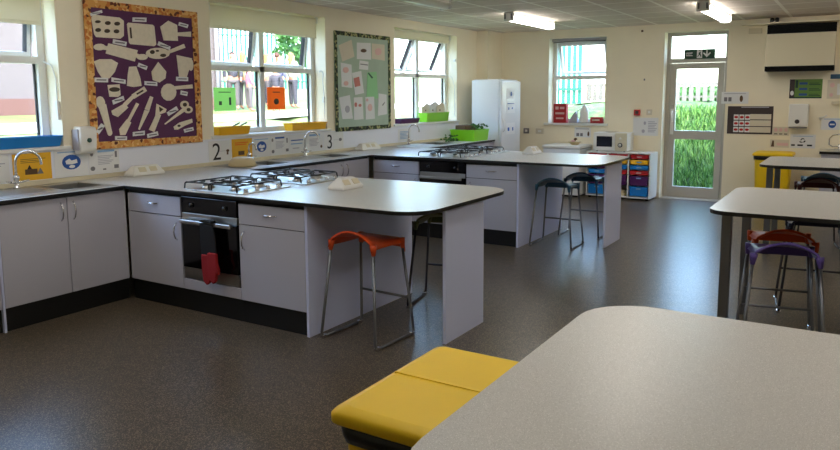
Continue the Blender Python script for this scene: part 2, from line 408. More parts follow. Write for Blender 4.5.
# door with glazed transom
x0, x1 = DR; yf, yb = D+.20, D+.27
fr = MB().box(x0, x0+.055, yf, yb, 0, 2.5).box(x1-.055, x1, yf, yb, 0, 2.5).box(x0+.055, x1-.055, yf, yb, 2.45, 2.5).box(x0+.055, x1-.055, yf, yb, 2.05, 2.115).box(x0+.055, x1-.055, yf-.01, yb, 0, .02)
d = struct(obj('door_1', fr, 'alu'))
struct(obj('transom_pane', MB().box(x0+.055, x1-.055, yf+.03, yf+.036, 2.115, 2.45), 'glass', d))
a, b = x0+.062, x1-.062
lf = struct(obj('door_leaf', MB().box(a, a+.085, yf-.012, yb-.01, .02, 2.045).box(b-.085, b, yf-.012, yb-.01, .02, 2.045).box(a+.085, b-.085, yf-.012, yb-.01, .02, .17).box(a+.085, b-.085, yf-.012, yb-.01, 1.96, 2.045).box(a+.085, b-.085, yf-.012, yb-.01, .90, 1.20-.17), 'alu', d))
struct(obj('glass_panel', MB().box(a+.085, b-.085, yf+.02, yf+.026, .17, .90), 'glass', lf))
struct(obj('glass_panel', MB().box(a+.085, b-.085, yf+.02, yf+.026, 1.03, 1.96), 'glass', lf))
struct(obj('door_handle', MB().tube([(a+.045, yf-.012, 1.17), (a+.045, yf-.06, 1.17), (a+.045, yf-.06, 1.32), (a+.045, yf-.012, 1.32)], .011).box(a+.02, a+.07, yf-.018, yf-.012, .97, 1.36), 'white', lf))
struct(obj('door_lock', MB().tube([(a+.045, yf-.012, 1.42), (a+.045, yf-.022, 1.42)], .018, 12), 'steel', lf))
struct(obj('trim_2', MB().box(x0, x1, D-.02, D+.21, 0, .008), 'alu'))

# roller blinds
def blind(y0, y1, zb, zt, label, cord=True, x=-.05):
    t = thing('roller_blind', label, 'blind', (x, (y0+y1)/2, zb), 'roller blinds on the long window wall')
    obj('blind_fabric', MB().box(x-.002, x+.002, y0+.02, y1-.02, zb+.02, zt), 'blind', t)
    obj('bottom_bar', MB().box(x-.008, x+.008, y0+.02, y1-.02, zb, zb+.028, .004), 'blind', t)
    obj('roller', MB().tube([(x-.03, y0+.01, zt), (x-.03, y1-.01, zt)], .03, 12), 'blind', t)
    obj('bracket', MB().box(x-.065, x+.02, y1-.012, y1-.002, zt-.04, zt+.03).box(x-.065, x+.02, y0+.002, y0+.012, zt-.04, zt+.03), 'white', t)
    return t
blind(-.21, 1.48, 2.135, 2.46, 'cream roller blind pulled lowest, on the window above the blue tray')
blind(3.15, 4.80, 2.25, 2.46, 'cream roller blind part lowered on the window with green and orange notices')
blind(6.35, 7.98, 2.37, 2.46, 'cream roller blind rolled nearly fully up beside the green paper noticeboard')
t = thing('roller_blind', 'narrow grey roller blind rolled up over the small back wall window', 'blind', (1.51, D+.1, 2.45))
obj('roller', MB().tube([(1.06, D+.1, 2.462), (1.965, D+.1, 2.462)], .024, 12), 'inkpale', t)
obj('bottom_bar', MB().tube([(1.08+i*.0865, D+.085, 2.425+.012*math.sin(PI*i/10)) for i in range(11)], .009, 6), 'inkgrey', t)
o = obj('blind_cord', MB().tube([(-.03, 4.80, 1.86+.0*i) if i == 0 else (-.03+.02*math.sin(i/6*PI), 4.80+.06*math.sin(i/12*PI), 1.88-.1*(i/6)**2) for i in range(7)]+[(-.01, 4.862, 1.55), (-.01, 4.862, 1.30)], .006, 6).box(-.03, .0, 4.845, 4.869, 1.50, 1.57, .004), 'white')
tag(o, 'white cord and cleat on the reveal of the window with green and orange notices', 'cord')
o = obj('blind_cord', MB().tube([(-.12, 1.50, 1.86), (-.06, 1.53, 1.83), (-.03, 1.54, 1.72), (-.03, 1.54, 1.45)], .006, 6).box(-.045, -.012, 1.525, 1.549, 1.40, 1.55, .004), 'white')
tag(o, 'white cord and cleat on the reveal of the window above the blue tray', 'cord')
o = obj('blind_cord', MB().tube([(-.12, 7.98, 1.90), (-.05, 8.05, 1.86), (-.02, 8.085, 1.72), (-.02, 8.085, 1.25)], .006, 6).box(-.035, -.0, 8.07, 8.099, 2.10, 2.14, .004), 'white')
tag(o, 'white cord hanging down the reveal of the window nearest the fridge', 'cord')

# ------------------------------------------------------------------ ceiling lights
def ceiling_light(name, x, y0, y1, label, lit=True, z=H, grp=None):
    t = thing(name, label, 'ceiling light', (x, (y0+y1)/2, z), grp)
    ym = (y0+y1)/2
    obj('housing', MB().box(x-.05, x+.05, y0+.02, y1-.02, z-.055, z, .006), 'white', t)
    prof = [(x-.068, z-.05)] + [(x+.068*math.cos(PI+PI*i/8), z-.065-.045*math.sin(PI*i/8)) for i in range(9)] + [(x+.068, z-.05)]
    m = MB(); m.prism(prof, y1-.03, 'y', y0+.03, smooth=True); obj('diffuser', m, 'lit' if lit else 'unlit', t)
    for q in (y0+.016, y1-.032): obj('end_cap', MB().box(x-.072, x+.072, q, q+.016, z-.113, z-.002, .01), 'white', t)
    for q in (-.045, .045): obj('clip', MB().box(x+q-.008, x+q+.008, y0-.006, y0+.05, z-.085, z-.02, .003), 'inkgrey', t)
    return t
ceiling_light('ceiling_light', 1.57, 6.60, 8.05, 'lit tube ceiling light in front of the tall fridge')
ceiling_light('ceiling_light', 3.85, 6.85, 8.45, 'lit tube ceiling light in front of the glazed door')
ceiling_light('ceiling_light', 1.50, 3.45, 5.15, 'unlit tube ceiling light above the hob worktop, at the picture top', False)
GRP = 'lit tube ceiling lights added above the tables, out of the picture'
for x, y in ((3.9, 3.0), (6.3, 6.6), (6.3, 3.0), (3.9, -.6), (6.3, -.6), (1.5, -.6)):  # unseen further fittings, added to light the room
    ceiling_light('ceiling_light', x, y, y+2.05, 'lit tube ceiling light added above the tables, outside the picture', True, grp=GRP)
t = thing('smoke_detector', 'small dark round detector on the ceiling near the picture top', 'smoke detector', (2.04, 5.16, H))
obj('base', MB().lathe([(.05, -.03), (.075, -.022), (.078, 0)], 2.04, 5.16, H), 'posterdark', t)

# ------------------------------------------------------------------ worktop run
ZT, ZB = 0.900, 0.876
SINKS = [(.62, 1.60, 1.22, 1.55, 1.08), (3.02, 3.76, 3.34, 3.68, 3.46), (3.86, 4.78, 4.42, 4.74, 4.33), (6.05, 7.25, 6.75, 7.15, 6.50)]
BX0, BX1 = .16, .50
m = MB(); ya = -.3
def run_piece(a, b, full=True):
    if full: m.box(.002, .65, a, b, ZB, ZT)
    else: m.box(.002, BX0, a, b, ZB, ZT); m.box(BX1, .65, a, b, ZB, ZT)
for s_ in SINKS: run_piece(ya, s_[2]); run_piece(s_[2], s_[3], False); ya = s_[3]
run_piece(ya, 8.17)
def pen_outline(y0, y1, xe, r1=.22, r2=.24):
    pts = [(.65, y0)]
    for i in range(9): a = -PI/2+PI/2*i/8; pts.append((xe-r1+r1*math.cos(a), y0+r1+r1*math.sin(a)))
    for i in range(9): a = PI/2*i/8; pts.append((xe-r2+r2*math.cos(a), y1-r2+r2*math.sin(a)))
    pts.append((.65, y1)); return pts
for y0, y1 in ((1.615, 2.94), (4.88, 6.16)): m.prism(pen_outline(y0, y1, 3.325), ZT, 'z', ZB)
m.bm.normal_update()
for f in m.bm.faces:
    f.material_index = 0 if f.normal.z > .5 else 1
wt = obj('worktop', m, ['top', 'edge'], loc=(.3, 3.9, ZB))
tag(wt, 'long speckled beige worktop with black edge and two rounded peninsulas', 'worktop')
obj('upstand', MB().box(0, .018, -.3, 8.17, ZT, ZT+.035, .004), 'cream', wt)

# wall lining between worktop and sills
o = struct(obj('trim_3', MB().box(0, .006, -.3, 8.17, ZT+.035, ZS-.03), 'reveal'))

def bow_handle(m, p0, p1, out, r=.006, dep=.028):
    p0, p1, out = Vector(p0), Vector(p1), Vector(out)
    pts = [p0 + (p1-p0)*(i/8) + out*(dep*math.sin(PI*i/8)**.6 if 0 < i < 8 else 0) for i in range(9)]
    m.tube(pts, r, 6)
# cabinets. face 'y-' : front faces -Y at y; 'x+' : front faces +X at x
def front_cabinet(x0, x1, yfr, label, hinge, depth=.56, drawer=True, grp=None):
    """peninsula unit, front at yfr facing -Y, drawer over door"""
    t = thing('base_cabinet', label, 'cabinet', ((x0+x1)/2, yfr+depth/2, 0), grp)
    obj('body', MB().box(x0+.001, x1-.001, yfr+.02, yfr+depth, .15, ZB-.002), 'gap', t)
    obj('plinth', MB().box(x0+.001, x1-.001, yfr+.02, yfr+.035, 0.001, .15), 'kick', t)
    d = obj('drawer', MB().box(x0+.003, x1-.003, yfr, yfr+.018, .705, .845, .002), 'grey', t)
    h = MB(); xc = (x0+x1)/2; bow_handle(h, (xc-.06, yfr, .785), (xc+.06, yfr, .785), (0, -1, 0)); obj('handle', h, 'chrome', d)
    d = obj('door', MB().box(x0+.003, x1-.003, yfr, yfr+.018, .165, .698, .002), 'grey', t)
    h = MB(); xh = x1-.05 if hinge == 'r' else x0+.05; bow_handle(h, (xh, yfr, .655), (xh, yfr, .525), (0, -1, 0)); obj('handle', h, 'chrome', d)
    return t
def oven_unit(x0, x1, yfr, label, cablabel):
    t = thing('oven_cabinet', cablabel, 'cabinet', ((x0+x1)/2, yfr+.28, 0))
    obj('body', MB().box(x0+.001, x0+.014, yfr+.02, yfr+.56, .15, ZB-.002).box(x1-.014, x1-.001, yfr+.02, yfr+.56, .15, ZB-.002).box(x0+.014, x1-.014, yfr+.02, yfr+.56, .15, .235), 'gap', t)
    obj('plinth', MB().box(x0+.001, x1-.001, yfr+.02, yfr+.035, 0.001, .15), 'kick', t)
    obj('panel', MB().box(x0+.003, x1-.003, yfr, yfr+.018, .165, .243, .002), 'grey', t)
    x0 += .015; x1 -= .015
    t = thing('oven', label, 'oven', ((x0+x1)/2, yfr+.28, .24))
    obj('body', MB().box(x0+.006, x1-.006, yfr+.02, yfr+.54, .24, ZB-.01), 'gap', t)
    c = obj('control_panel', MB().box(x0, x1, yfr-.004, yfr+.02, .742, .858, .002), 'ovenglass', t)
    for k in (-.17, .17): 
        kb = MB(); kb.tube([((x0+x1)/2+k, yfr-.004, .80), ((x0+x1)/2+k, yfr-.02, .80)], .016, 12); obj('knob', kb, 'black', c)
    obj('vent_strip', MB().box(x0, x1, yfr, yfr+.02, .69, .738, .002), 'steel', t)
    d = obj('door', MB().box(x0, x1, yfr-.006, yfr+.02, .335, .688, .003), 'ovenglass', t)
    obj('handle', MB().box(x0+.02, x1-.02, yfr-.052, yfr-.034, .668, .698, .006).box(x0+.04, x0+.055, yfr-.04, yfr-.004, .672, .688).box(x1-.055, x1-.04, yfr-.04, yfr-.004, .672, .688), 'steel', d)
    obj('lower_trim', MB().box(x0, x1, yfr, yfr+.02, .25, .333, .002), 'steel', t)
def sink_cabinet(y0, y1, label, xf=.625, doors=2, grp=None):
    t = thing('sink_cabinet', label, 'cabinet', (xf/2, (y0+y1)/2, 0), grp)
    obj('body', MB().box(.02, xf-.02, y0+.001, y0+.016, .15, ZB-.002).box(.02, xf-.02, y1-.016, y1-.001, .15, ZB-.002).box(.02, xf-.02, y0+.016, y1-.016, .15, .168).box(xf-.036, xf-.02, y0+.016, y1-.016, .168, ZB-.002), 'gap', t)
    obj('plinth', MB().box(xf-.035, xf-.02, y0+.001, y1-.001, 0.001, .15), 'kick', t)
    w = (y1-y0)/doors
    for k in range(doors):
        a, b = y0+k*w+.003, y0+(k+1)*w-.003
        d = obj('door', MB().box(xf-.018, xf, a, b, .165, ZB-.012, .002), 'grey', t)
        h = MB(); yh = b-.045 if k == 0 and doors == 2 else a+.045; bow_handle(h, (xf, yh, .83), (xf, yh, .70), (1, 0, 0)); obj('handle', h, 'chrome', d)
sink_cabinet(-.28, .655, 'grey double sink cabinet running off the left picture edge')
sink_cabinet(.672, 1.640, 'grey double-door cabinet under the sink below the blue tray')
sink_cabinet(3.0, 3.92, 'grey double-door cabinet under the sink behind the nearest hobs')
sink_cabinet(3.92, 4.87, 'grey double-door cabinet beside the farther peninsula under the tall tap sink')
sink_cabinet(6.28, 7.22, 'grey cabinet under the drainer beyond the farther peninsula')
sink_cabinet(7.22, 8.16, 'grey cabinet under the green crate next to the fridge')
o = obj('end_panel', MB().box(.02, .627, .656, .671, 0, ZB-.002), 'panel'); tag(o, 'thin pale vertical panel at the left end of the sink cabinet', 'panel')
for (yy, side, c0, c1, c2, c3) in ((1.645, 'nearer', .66, 1.245, 1.835, 2.43), (4.91, 'farther', .675, 1.28, 1.875, 2.465)):
    front_cabinet(c0-.02, c1, yy, 'grey drawer and door unit left of the oven in the %s peninsula' % side, 'r')
    front_cabinet(c2, c3, yy, 'grey drawer and door unit right of the oven in the %s peninsula' % side, 'l')
    oven_unit(c1, c2, yy, 'built-in black and steel oven with red-ended cloth on its handle' if side == 'nearer' else 'built-in black and steel oven in the farther peninsula, no cloth', 'grey housing and lower panel around the oven of the %s peninsula' % side)
    o = obj('side_panel', MB().box(c3+.002, c3+.024, yy-.002, yy+1.26, 0, ZB-.002), 'panel')
    tag(o, 'wide pale panel closing the cabinets, behind the stools of the %s peninsula' % side, 'panel')
    o = obj('back_panel', MB().box(.66, c3, yy+1.22, yy+1.24, 0.0, ZB-.002), 'grey')
    tag(o, 'grey rear panel of the %s peninsula cabinets' % side, 'panel')
E0 = 3.262
o = obj('support_panel', MB().box(E0, E0+.022, 1.99, 2.52, 0, ZB-.001), 'panel'); tag(o, 'pale upright end panel carrying the rounded end of the nearer peninsula', 'panel')
o = obj('support_panel', MB().box(E0-.02, E0+.002, 5.36, 5.90, 0, ZB-.001), 'panel'); tag(o, 'pale upright end panel carrying the rounded end of the farther peninsula', 'panel')

# oven towel and mitts
t = thing('oven_gloves', 'black double oven glove with red mitts hanging on the nearer oven handle', 'oven glove', (1.60, 1.60, .26))
m = MB()
pts = [(1.52, .69), (1.64, .69), (1.665, .62), (1.675, .45), (1.53, .46), (1.52, .6)]
m.prism(pts, 1.587, 'y', 1.575); m.box(1.52, 1.64, 1.575, 1.62, .698, .712, .004)
obj('strap', m, 'towel', t)
for k, (dx, zz) in enumerate(((0, 0), (.075, .02))):
    m = MB(); pr = []
    base = [(.0, .47), (.085, .47), (.088, .40), (.105, .36), (.1, .32), (.082, .335), (.075, .27), (.045, .25), (.012, .275), (0, .36)]
    m.prism([(1.53+dx*1.0+x_, z_+zz) for x_, z_ in base], 1.592-k*.012, 'y', 1.568-k*.012)
    o = obj('mitt', m, 'mitt', t); bv = o.modifiers.new('b', 'BEVEL'); bv.width = .008; bv.segments = 2

# sinks and taps
for k, (a, b, ba, bb, ty) in enumerate(SINKS):
    lab = ['stainless steel sink and drainer below the blue tray', 'stainless steel sink just behind the nearest hobs, below the yellow notice',
           'stainless steel sink and drainer below the orange notice window', 'stainless steel drainer sink beside the green crate'][k]
    t = thing('sink', lab, 'sink', ((BX0+BX1)/2, (a+b)/2, ZT))
    e = .003
    m = MB().box(.07, .60, a, ba+e, ZT+.0005, ZT+.005, .001).box(.07, .60, bb-e, b, ZT+.0005, ZT+.005, .001).box(.07, BX0+e, ba, bb, ZT+.0005, ZT+.005).box(BX1-e, .60, ba, bb, ZT+.0005, ZT+.005)
    obj('rim', m, 'steel', t)
    m = MB(); zb = ZT-.16
    for f in ((BX0+e, ba+e, BX0+e+.004, bb-e), (BX1-e-.004, ba+e, BX1-e, bb-e), (BX0+e, ba+e, BX1-e, ba+e+.004), (BX0+e, bb-e-.004, BX1-e, bb-e)):
        m.box(f[0], f[2], f[1], f[3], zb, ZT+.003)
    m.box(BX0+e, BX1-e, ba+e, bb-e, zb-.004, zb); obj('bowl', m, 'steel', t)
    m = MB()
    lo, hi = (a+.034, ba-.06) if ba-a > b-bb else (bb+.06, b-.034)
    n_ = int((BX1-BX0)/.04)
    if hi-lo > .1:
        for i in range(n_): m.box(BX0+.02+i*.04, BX0+.03+i*.04, lo, hi, ZT+.005, ZT+.009, .001)
        obj('drainer_ribs', m, 'steel', t)
    tx = .13
    lt = ['chrome swan neck tap in front of the yellow notice by the blue tray', 'chrome tap in front of the yellow notice beside number 2',
          'tall chrome swan neck tap beside the number 3 sign', 'chrome tap with lever handles below the purple tray window'][k]
    t = thing('mixer_tap', lt, 'tap', (tx, ty, ZT+.005))
    z0 = ZT+.0055
    obj('body', MB().lathe([(.026, 0), (.026, .008), (.017, .015), (.017, .06), (.023, .07), (.023, .09), (.014, .10), (0, .10)], tx, ty, z0, 14), 'chrome', t)
    hh, rr = (.19, .085) if k != 1 else (.15, .05)
    dx, dy = ((.45, .89) if k != 1 else (1.0, 0.05))
    pts = [(tx, ty, z0+.09), (tx, ty, z0+hh)] + [(tx+dx*rr*(1-math.cos(PI*i/10)), ty+dy*rr*(1-math.cos(PI*i/10)), z0+hh+rr*math.sin(PI*i/10)) for i in range(1, 11)] + [(tx+dx*2*rr, ty+dy*2*rr, z0+hh-.02)]
    obj('spout', MB().tube(pts, .0095, 10), 'chrome', t)
    for s in (-1, 1):
        obj('lever', MB().tube([(tx, ty, z0+.045), (tx+.012, ty+s*.045, z0+.05)], .009).tube([(tx+.012, ty+s*.045, z0+.05), (tx+.02, ty+s*.085, z0+.058)], [.008, .005]), 'chrome', t)
t = thing('washing_up_bowl', 'beige bowl upturned on the sink drainer behind the nearest hobs', 'bowl', (.36, 3.14, ZT+.01))
obj('body', MB().lathe([(.13, 0), (.138, .006), (.135, .014), (.118, .05), (.095, .078), (.06, .088), (0, .09)], .36, 3.14, ZT+.0095, 28), 'beige', t)
o = obj('scourer', MB().box(.26, .36, 1.275, 1.36, ZT-.1595, ZT-.10, .012), 'beige'); tag(o, 'pale beige cleaning sponge lying in the sink below the blue tray', 'sponge')

# gas hobs
def hob(xc, yc, label, w=.58, d=.50):
    t = thing('gas_hob', label, 'hob', (xc, yc, ZT), 'gas hobs set in the peninsula worktops')
    z = ZT+.0005
    obj('hotplate', MB().box(xc-w/2, xc+w/2, yc-d/2, yc+d/2, z, z+.008, .003), 'steel', t)
    for sx in (-1, 1):
        for sy in (-1, 1):
            cx, cy = xc-.05+sx*.14, yc+sy*.12; r = .04 if sx*sy > 0 else .03
            bn = obj('burner', MB().lathe([(r+.012, 0), (r+.012, .006), (r, .012), (r, .018), (0, .018)], cx, cy, z+.008, 16), 'steel', t)
            obj('burner_cap', MB().lathe([(r-.004, 0), (r-.004, .007), (r-.012, .01), (0, .01)], cx, cy, z+.026, 16), 'iron', bn)
    for sx in (-1, 1):
        m = MB(); cx = xc-.05+sx*.14; a, b = cx-.13, cx+.13; c, e = yc-.225, yc+.225; zt = z+.055; r = .006
        for y in (c, yc, e):
            m.tube([(a, y, z+.008), (a+.006, y, zt-.01), (a+.02, y, zt), (b-.02, y, zt), (b-.006, y, zt-.01), (b, y, z+.008)] if y != yc else [(a+.012, y, zt-.006), (b-.012, y, zt-.006)], r, 6)
        for x in (a+.014, b-.014): m.tube([(x, c, zt-.004), (x, e, zt-.004)], r, 6)
        for sy in (-1, 1):
            cy = yc+sy*.12
            for q in range(4):
                an = q*PI/2+PI/4*0
                m.tube([(cx+.028*math.cos(an), cy+.028*math.sin(an), zt), (cx+.115*math.cos(an), cy+.105*math.sin(an), zt-.002)], .005, 6)
        obj('pan_support', m, 'iron', t)
    for i in range(4):
        obj('knob', MB().lathe([(.018, 0), (.017, .018), (.012, .022), (0, .022)], xc+w/2-.045, yc-.165+i*.11, z+.008, 14), 'chrome', t)
    return t
hob(1.55, 1.93, 'black-grated gas hob right above the oven of the nearer peninsula')
hob(1.57, 2.58, 'black-grated gas hob on the nearer peninsula, closer to the window sink')
hob(1.56, 5.19, 'black-grated gas hob right above the oven of the farther peninsula')
hob(1.56, 5.83, 'black-grated gas hob on the farther peninsula, closer to the fridge')

# white bench socket housings with sloping faces
def bench_socket(x, y, label, lx=.14, ly=.26, rz=0):
    t = thing('bench_socket', label, 'socket', (x, y, ZT), 'white sloping bench socket housings')
    h = .085; a, b = lx/2, ly/2
    m = MB(); bm = m.bm
    lo = [bm.verts.new((x+sx*a, y+sy*b, ZT+.0005)) for sx, sy in ((-1, -1), (1, -1), (1, 1), (-1, 1))]
    mi = [bm.verts.new((x+sx*a, y+sy*b, ZT+.02)) for sx, sy in ((-1, -1), (1, -1), (1, 1), (-1, 1))]
    tp = [bm.verts.new((x+sx*.022, y+sy*(b-.045), ZT+h)) for sx, sy in ((-1, -1), (1, -1), (1, 1), (-1, 1))]
    bm.faces.new(lo[::-1]); bm.faces.new(tp)
    for A, B in ((lo, mi), (mi, tp)):
        for i in range(4): bm.faces.new((A[i], A[(i+1) % 4], B[(i+1) % 4], B[i]))
    o = obj('housing', m, 'white', t); bv = o.modifiers.new('b', 'BEVEL'); bv.width = .006; bv.segments = 2
    for s in (-.055, .055):
        nrm = Vector((h-.02, 0, a-.022)).normalized(); c0 = Vector((x+(a+.022)/2, y+s, ZT+.02+(h-.02)/2)) + nrm*.0005
        ux = Vector((-(a-.022), 0, h-.02)).normalized(); uy = Vector((0, 1, 0)); q = MB()
        P = [c0+ux*p*.022+uy*r*.035 for p, r in ((-1, -1), (-1, 1), (1, 1), (1, -1))]
        vs = [q.bm.verts.new(v) for v in P]+[q.bm.verts.new(v+nrm*.004) for v in P]
        q.bm.faces.new(vs[:4][::-1]); q.bm.faces.new(vs[4:])
        for i in range(4): q.bm.faces.new((vs[i], vs[(i+1) % 4], vs[4+(i+1) % 4], vs[4+i]))
        obj('socket_plate', q, 'cream', t)
    return t
bench_socket(2.25, 2.32, 'white sloping bench socket on the nearer peninsula beside the hobs', .15, .24)
bench_socket(2.20, 5.93, 'white sloping bench socket on the farther peninsula')
bench_socket(.13, 2.20, 'white sloping bench socket at the wall below the purple noticeboard', .13, .33)
bench_socket(.12, 5.55, 'white sloping bench socket at the wall below the pale green noticeboard', .13, .40)

# ------------------------------------------------------------------ stools
def make_stool(name, label, seatmat, legmat, group=None):
    t = thing(name, label, 'stool', (0, 0, 0), group)
    bm = bmesh.new(); m = MB(); m.bm = bm; nx, ny = 16, 12; hw, hd = .185, .165
    def zf(u, v):   # u -1..1 across, v 0 (arched rim) .. 1
        A = .078*(1-v)**1.15
        return .655 + A*(1-u*u) - .006*math.sin(PI*v)*(1-u**4) - .030*max(0, abs(u)-.88)/.12*1.0
    g = []
    for j in range(ny+1):
        v = j/ny; row = []
        for i in range(nx+1):
            u = -1+2*i/nx; wa = 1-.07*math.sin(PI*v)*abs(u)
            row.append(bm.verts.new((u*hw*wa, -hd+2*hd*v, zf(u, v))))
        g.append(row)
    fs = [bm.faces.new((g[j][i], g[j][i+1], g[j+1][i+1], g[j+1][i])) for j in range(ny) for i in range(nx)]
    # rims turned down front and back
    for row, dy in ((g[0], -.006), (g[-1], .006)):
        low = [bm.verts.new((v.co.x, v.co.y+dy, v.co.z-(.014 if dy < 0 else .062))) for v in row]
        fs += [bm.faces.new((row[i], row[i+1], low[i+1], low[i])) for i in range(nx)]
    for f in fs: f.smooth = True
    bmesh.ops.recalc_face_normals(bm, faces=fs)
    s = obj('seat', m, seatmat, t); so = s.modifiers.new('s', 'SOLIDIFY'); so.thickness = .009; so.offset = -1
    for sx in (-1, 1):
        for sy in (-1, 1):
            m = MB(); m.tube([(sx*.170, sy*.148, .655), (sx*.173, sy*.151, .63), (sx*.177, sy*.154, .59)], [.024, .020, .013], 8); obj('leg_socket', m, seatmat, s)
    T = {}
    for sx in (-1, 1):
        for sy in (-1, 1):
            a = (sx*.173, sy*.150, .62); b = (sx*.222, sy*.205, .045); T[sx, sy] = (a, b)
            obj('leg', MB().tube([a, b, (sx*.224, sy*.200, .022), (sx*.224, sy*.18, .011)], .0095, 8), legmat, t)
        obj('base_rail', MB().tube([(sx*.224, -.19, .0105), (sx*.224, .19, .0105)], .0095, 8), legmat, t)
        for sy in (-1, 1):
            m = MB(); m.box(sx*.224-.013, sx*.224+.013, sy*.185-.02, sy*.185+.02, .001, .024, .004); obj('foot', m, 'chrome', t)
    f_ = .36; z = 0
    a, b = Vector(T[-1, 1][0]), Vector(T[-1, 1][1]); p = a+(b-a)*(1-f_); q = Vector((-p.x, p.y, p.z))
    obj('footrest', MB().tube([p, q], .0085, 8), legmat, t)
    return t
STOOLS = 'saddle-seat stools with tube legs'
def stool(x, y, deg, label, seatmat, legmat, name='stool'):
    t = make_stool(name, label, seatmat, legmat, STOOLS); t.location = (x, y, 0); t.rotation_euler = (0, 0, math.radians(deg)); return t
stool(2.765, 1.865, -3, 'orange saddle stool in front of the nearer peninsula side panel', 'orange', 'steelgrey')
stool(2.83, 2.77, 12, 'dark olive stool tucked under the nearer peninsula behind its end panel', 'olive', 'darkmetal')
stool(2.78, 5.25, 2, 'blue-grey stool nearest at the farther peninsula', 'teal', 'steelgrey')
stool(2.84, 5.92, 4, 'blue-grey stool behind the other at the farther peninsula', 'teal', 'steelgrey')
stool(5.105, 2.84, 12, 'purple saddle stool under the near edge of the middle table', 'purple', 'steelgrey')
stool(5.06, 3.29, 12, 'orange saddle stool just behind the purple one under the middle table', 'orange', 'steelgrey')
stool(5.22, 4.02, 8, 'dark navy stool at the far side of the middle table, behind the orange one', 'navy', 'darkmetal')
stool(5.84, 3.80, -3, 'dark navy stool at the far side of the middle table, cut by the picture edge', 'navy', 'darkmetal')
stool(5.10, 6.55, 10, 'dark red stool under the far half of the farthest table', 'darkred', 'darkmetal')
stool(5.12, 7.12, 8, 'dark blue-green stool behind the dark red one under the farthest table', 'teal', 'darkmetal')
stool(5.66, 6.70, 5, 'dark navy stool under the farthest table at the picture edge', 'navy', 'darkmetal')

# ------------------------------------------------------------------ tables
def table(x0, x1, y0, y1, label, legx=.09, r=.13):
    t = thing('tall_table', label, 'table', ((x0+x1)/2, (y0+y1)/2, 0), 'tall worktop-height tables in a row')
    pts = []
    for cx, cy, a0 in ((x1-r, y0+r, -PI/2), (x1-r, y1-r, 0), (x0+r, y1-r, PI/2), (x0+r, y0+r, PI)):
        for i in range(8): a = a0+PI/2*i/7; pts.append((cx+r*math.cos(a), cy+r*math.sin(a)))
    m = MB(); m.prism(pts, .90, 'z', .876); m.bm.normal_update()
    for f in m.bm.faces: f.material_index = 0 if f.normal.z > .5 else 1
    obj('tabletop', m, ['top', 'edge'], t)
    obj('frame', MB().box(x0+legx+.02, x1-legx-.02, y0+.24, y0+.28, .846, .876).box(x0+legx+.02, x1-legx-.02, y1-.28, y1-.24, .846, .876).box(x0+legx-.02, x0+legx+.02, y0+.24, y1-.24, .846, .876).box(x1-legx-.02, x1-legx+.02, y0+.24, y1-.24, .846, .876), 'darkmetal', t)
    for x in (x0+legx, x1-legx):
        for y in (y0+.19, y1-.19): obj('leg', MB().box(x-.028, x+.028, y-.028, y+.028, 0, .876, .003), 'steelgrey', t)
    return t
table(4.752, 7.1, -.88, .44, 'large speckled beige table in the near corner, its round edge by the yellow bin', r=.19)
table(4.712, 7.1, 2.57, 3.85, 'middle speckled beige table with the purple and orange stools under it')
table(4.63, 7.1, 5.70, 6.85, 'farthest speckled beige table, standing before the yellow bin at the wall')
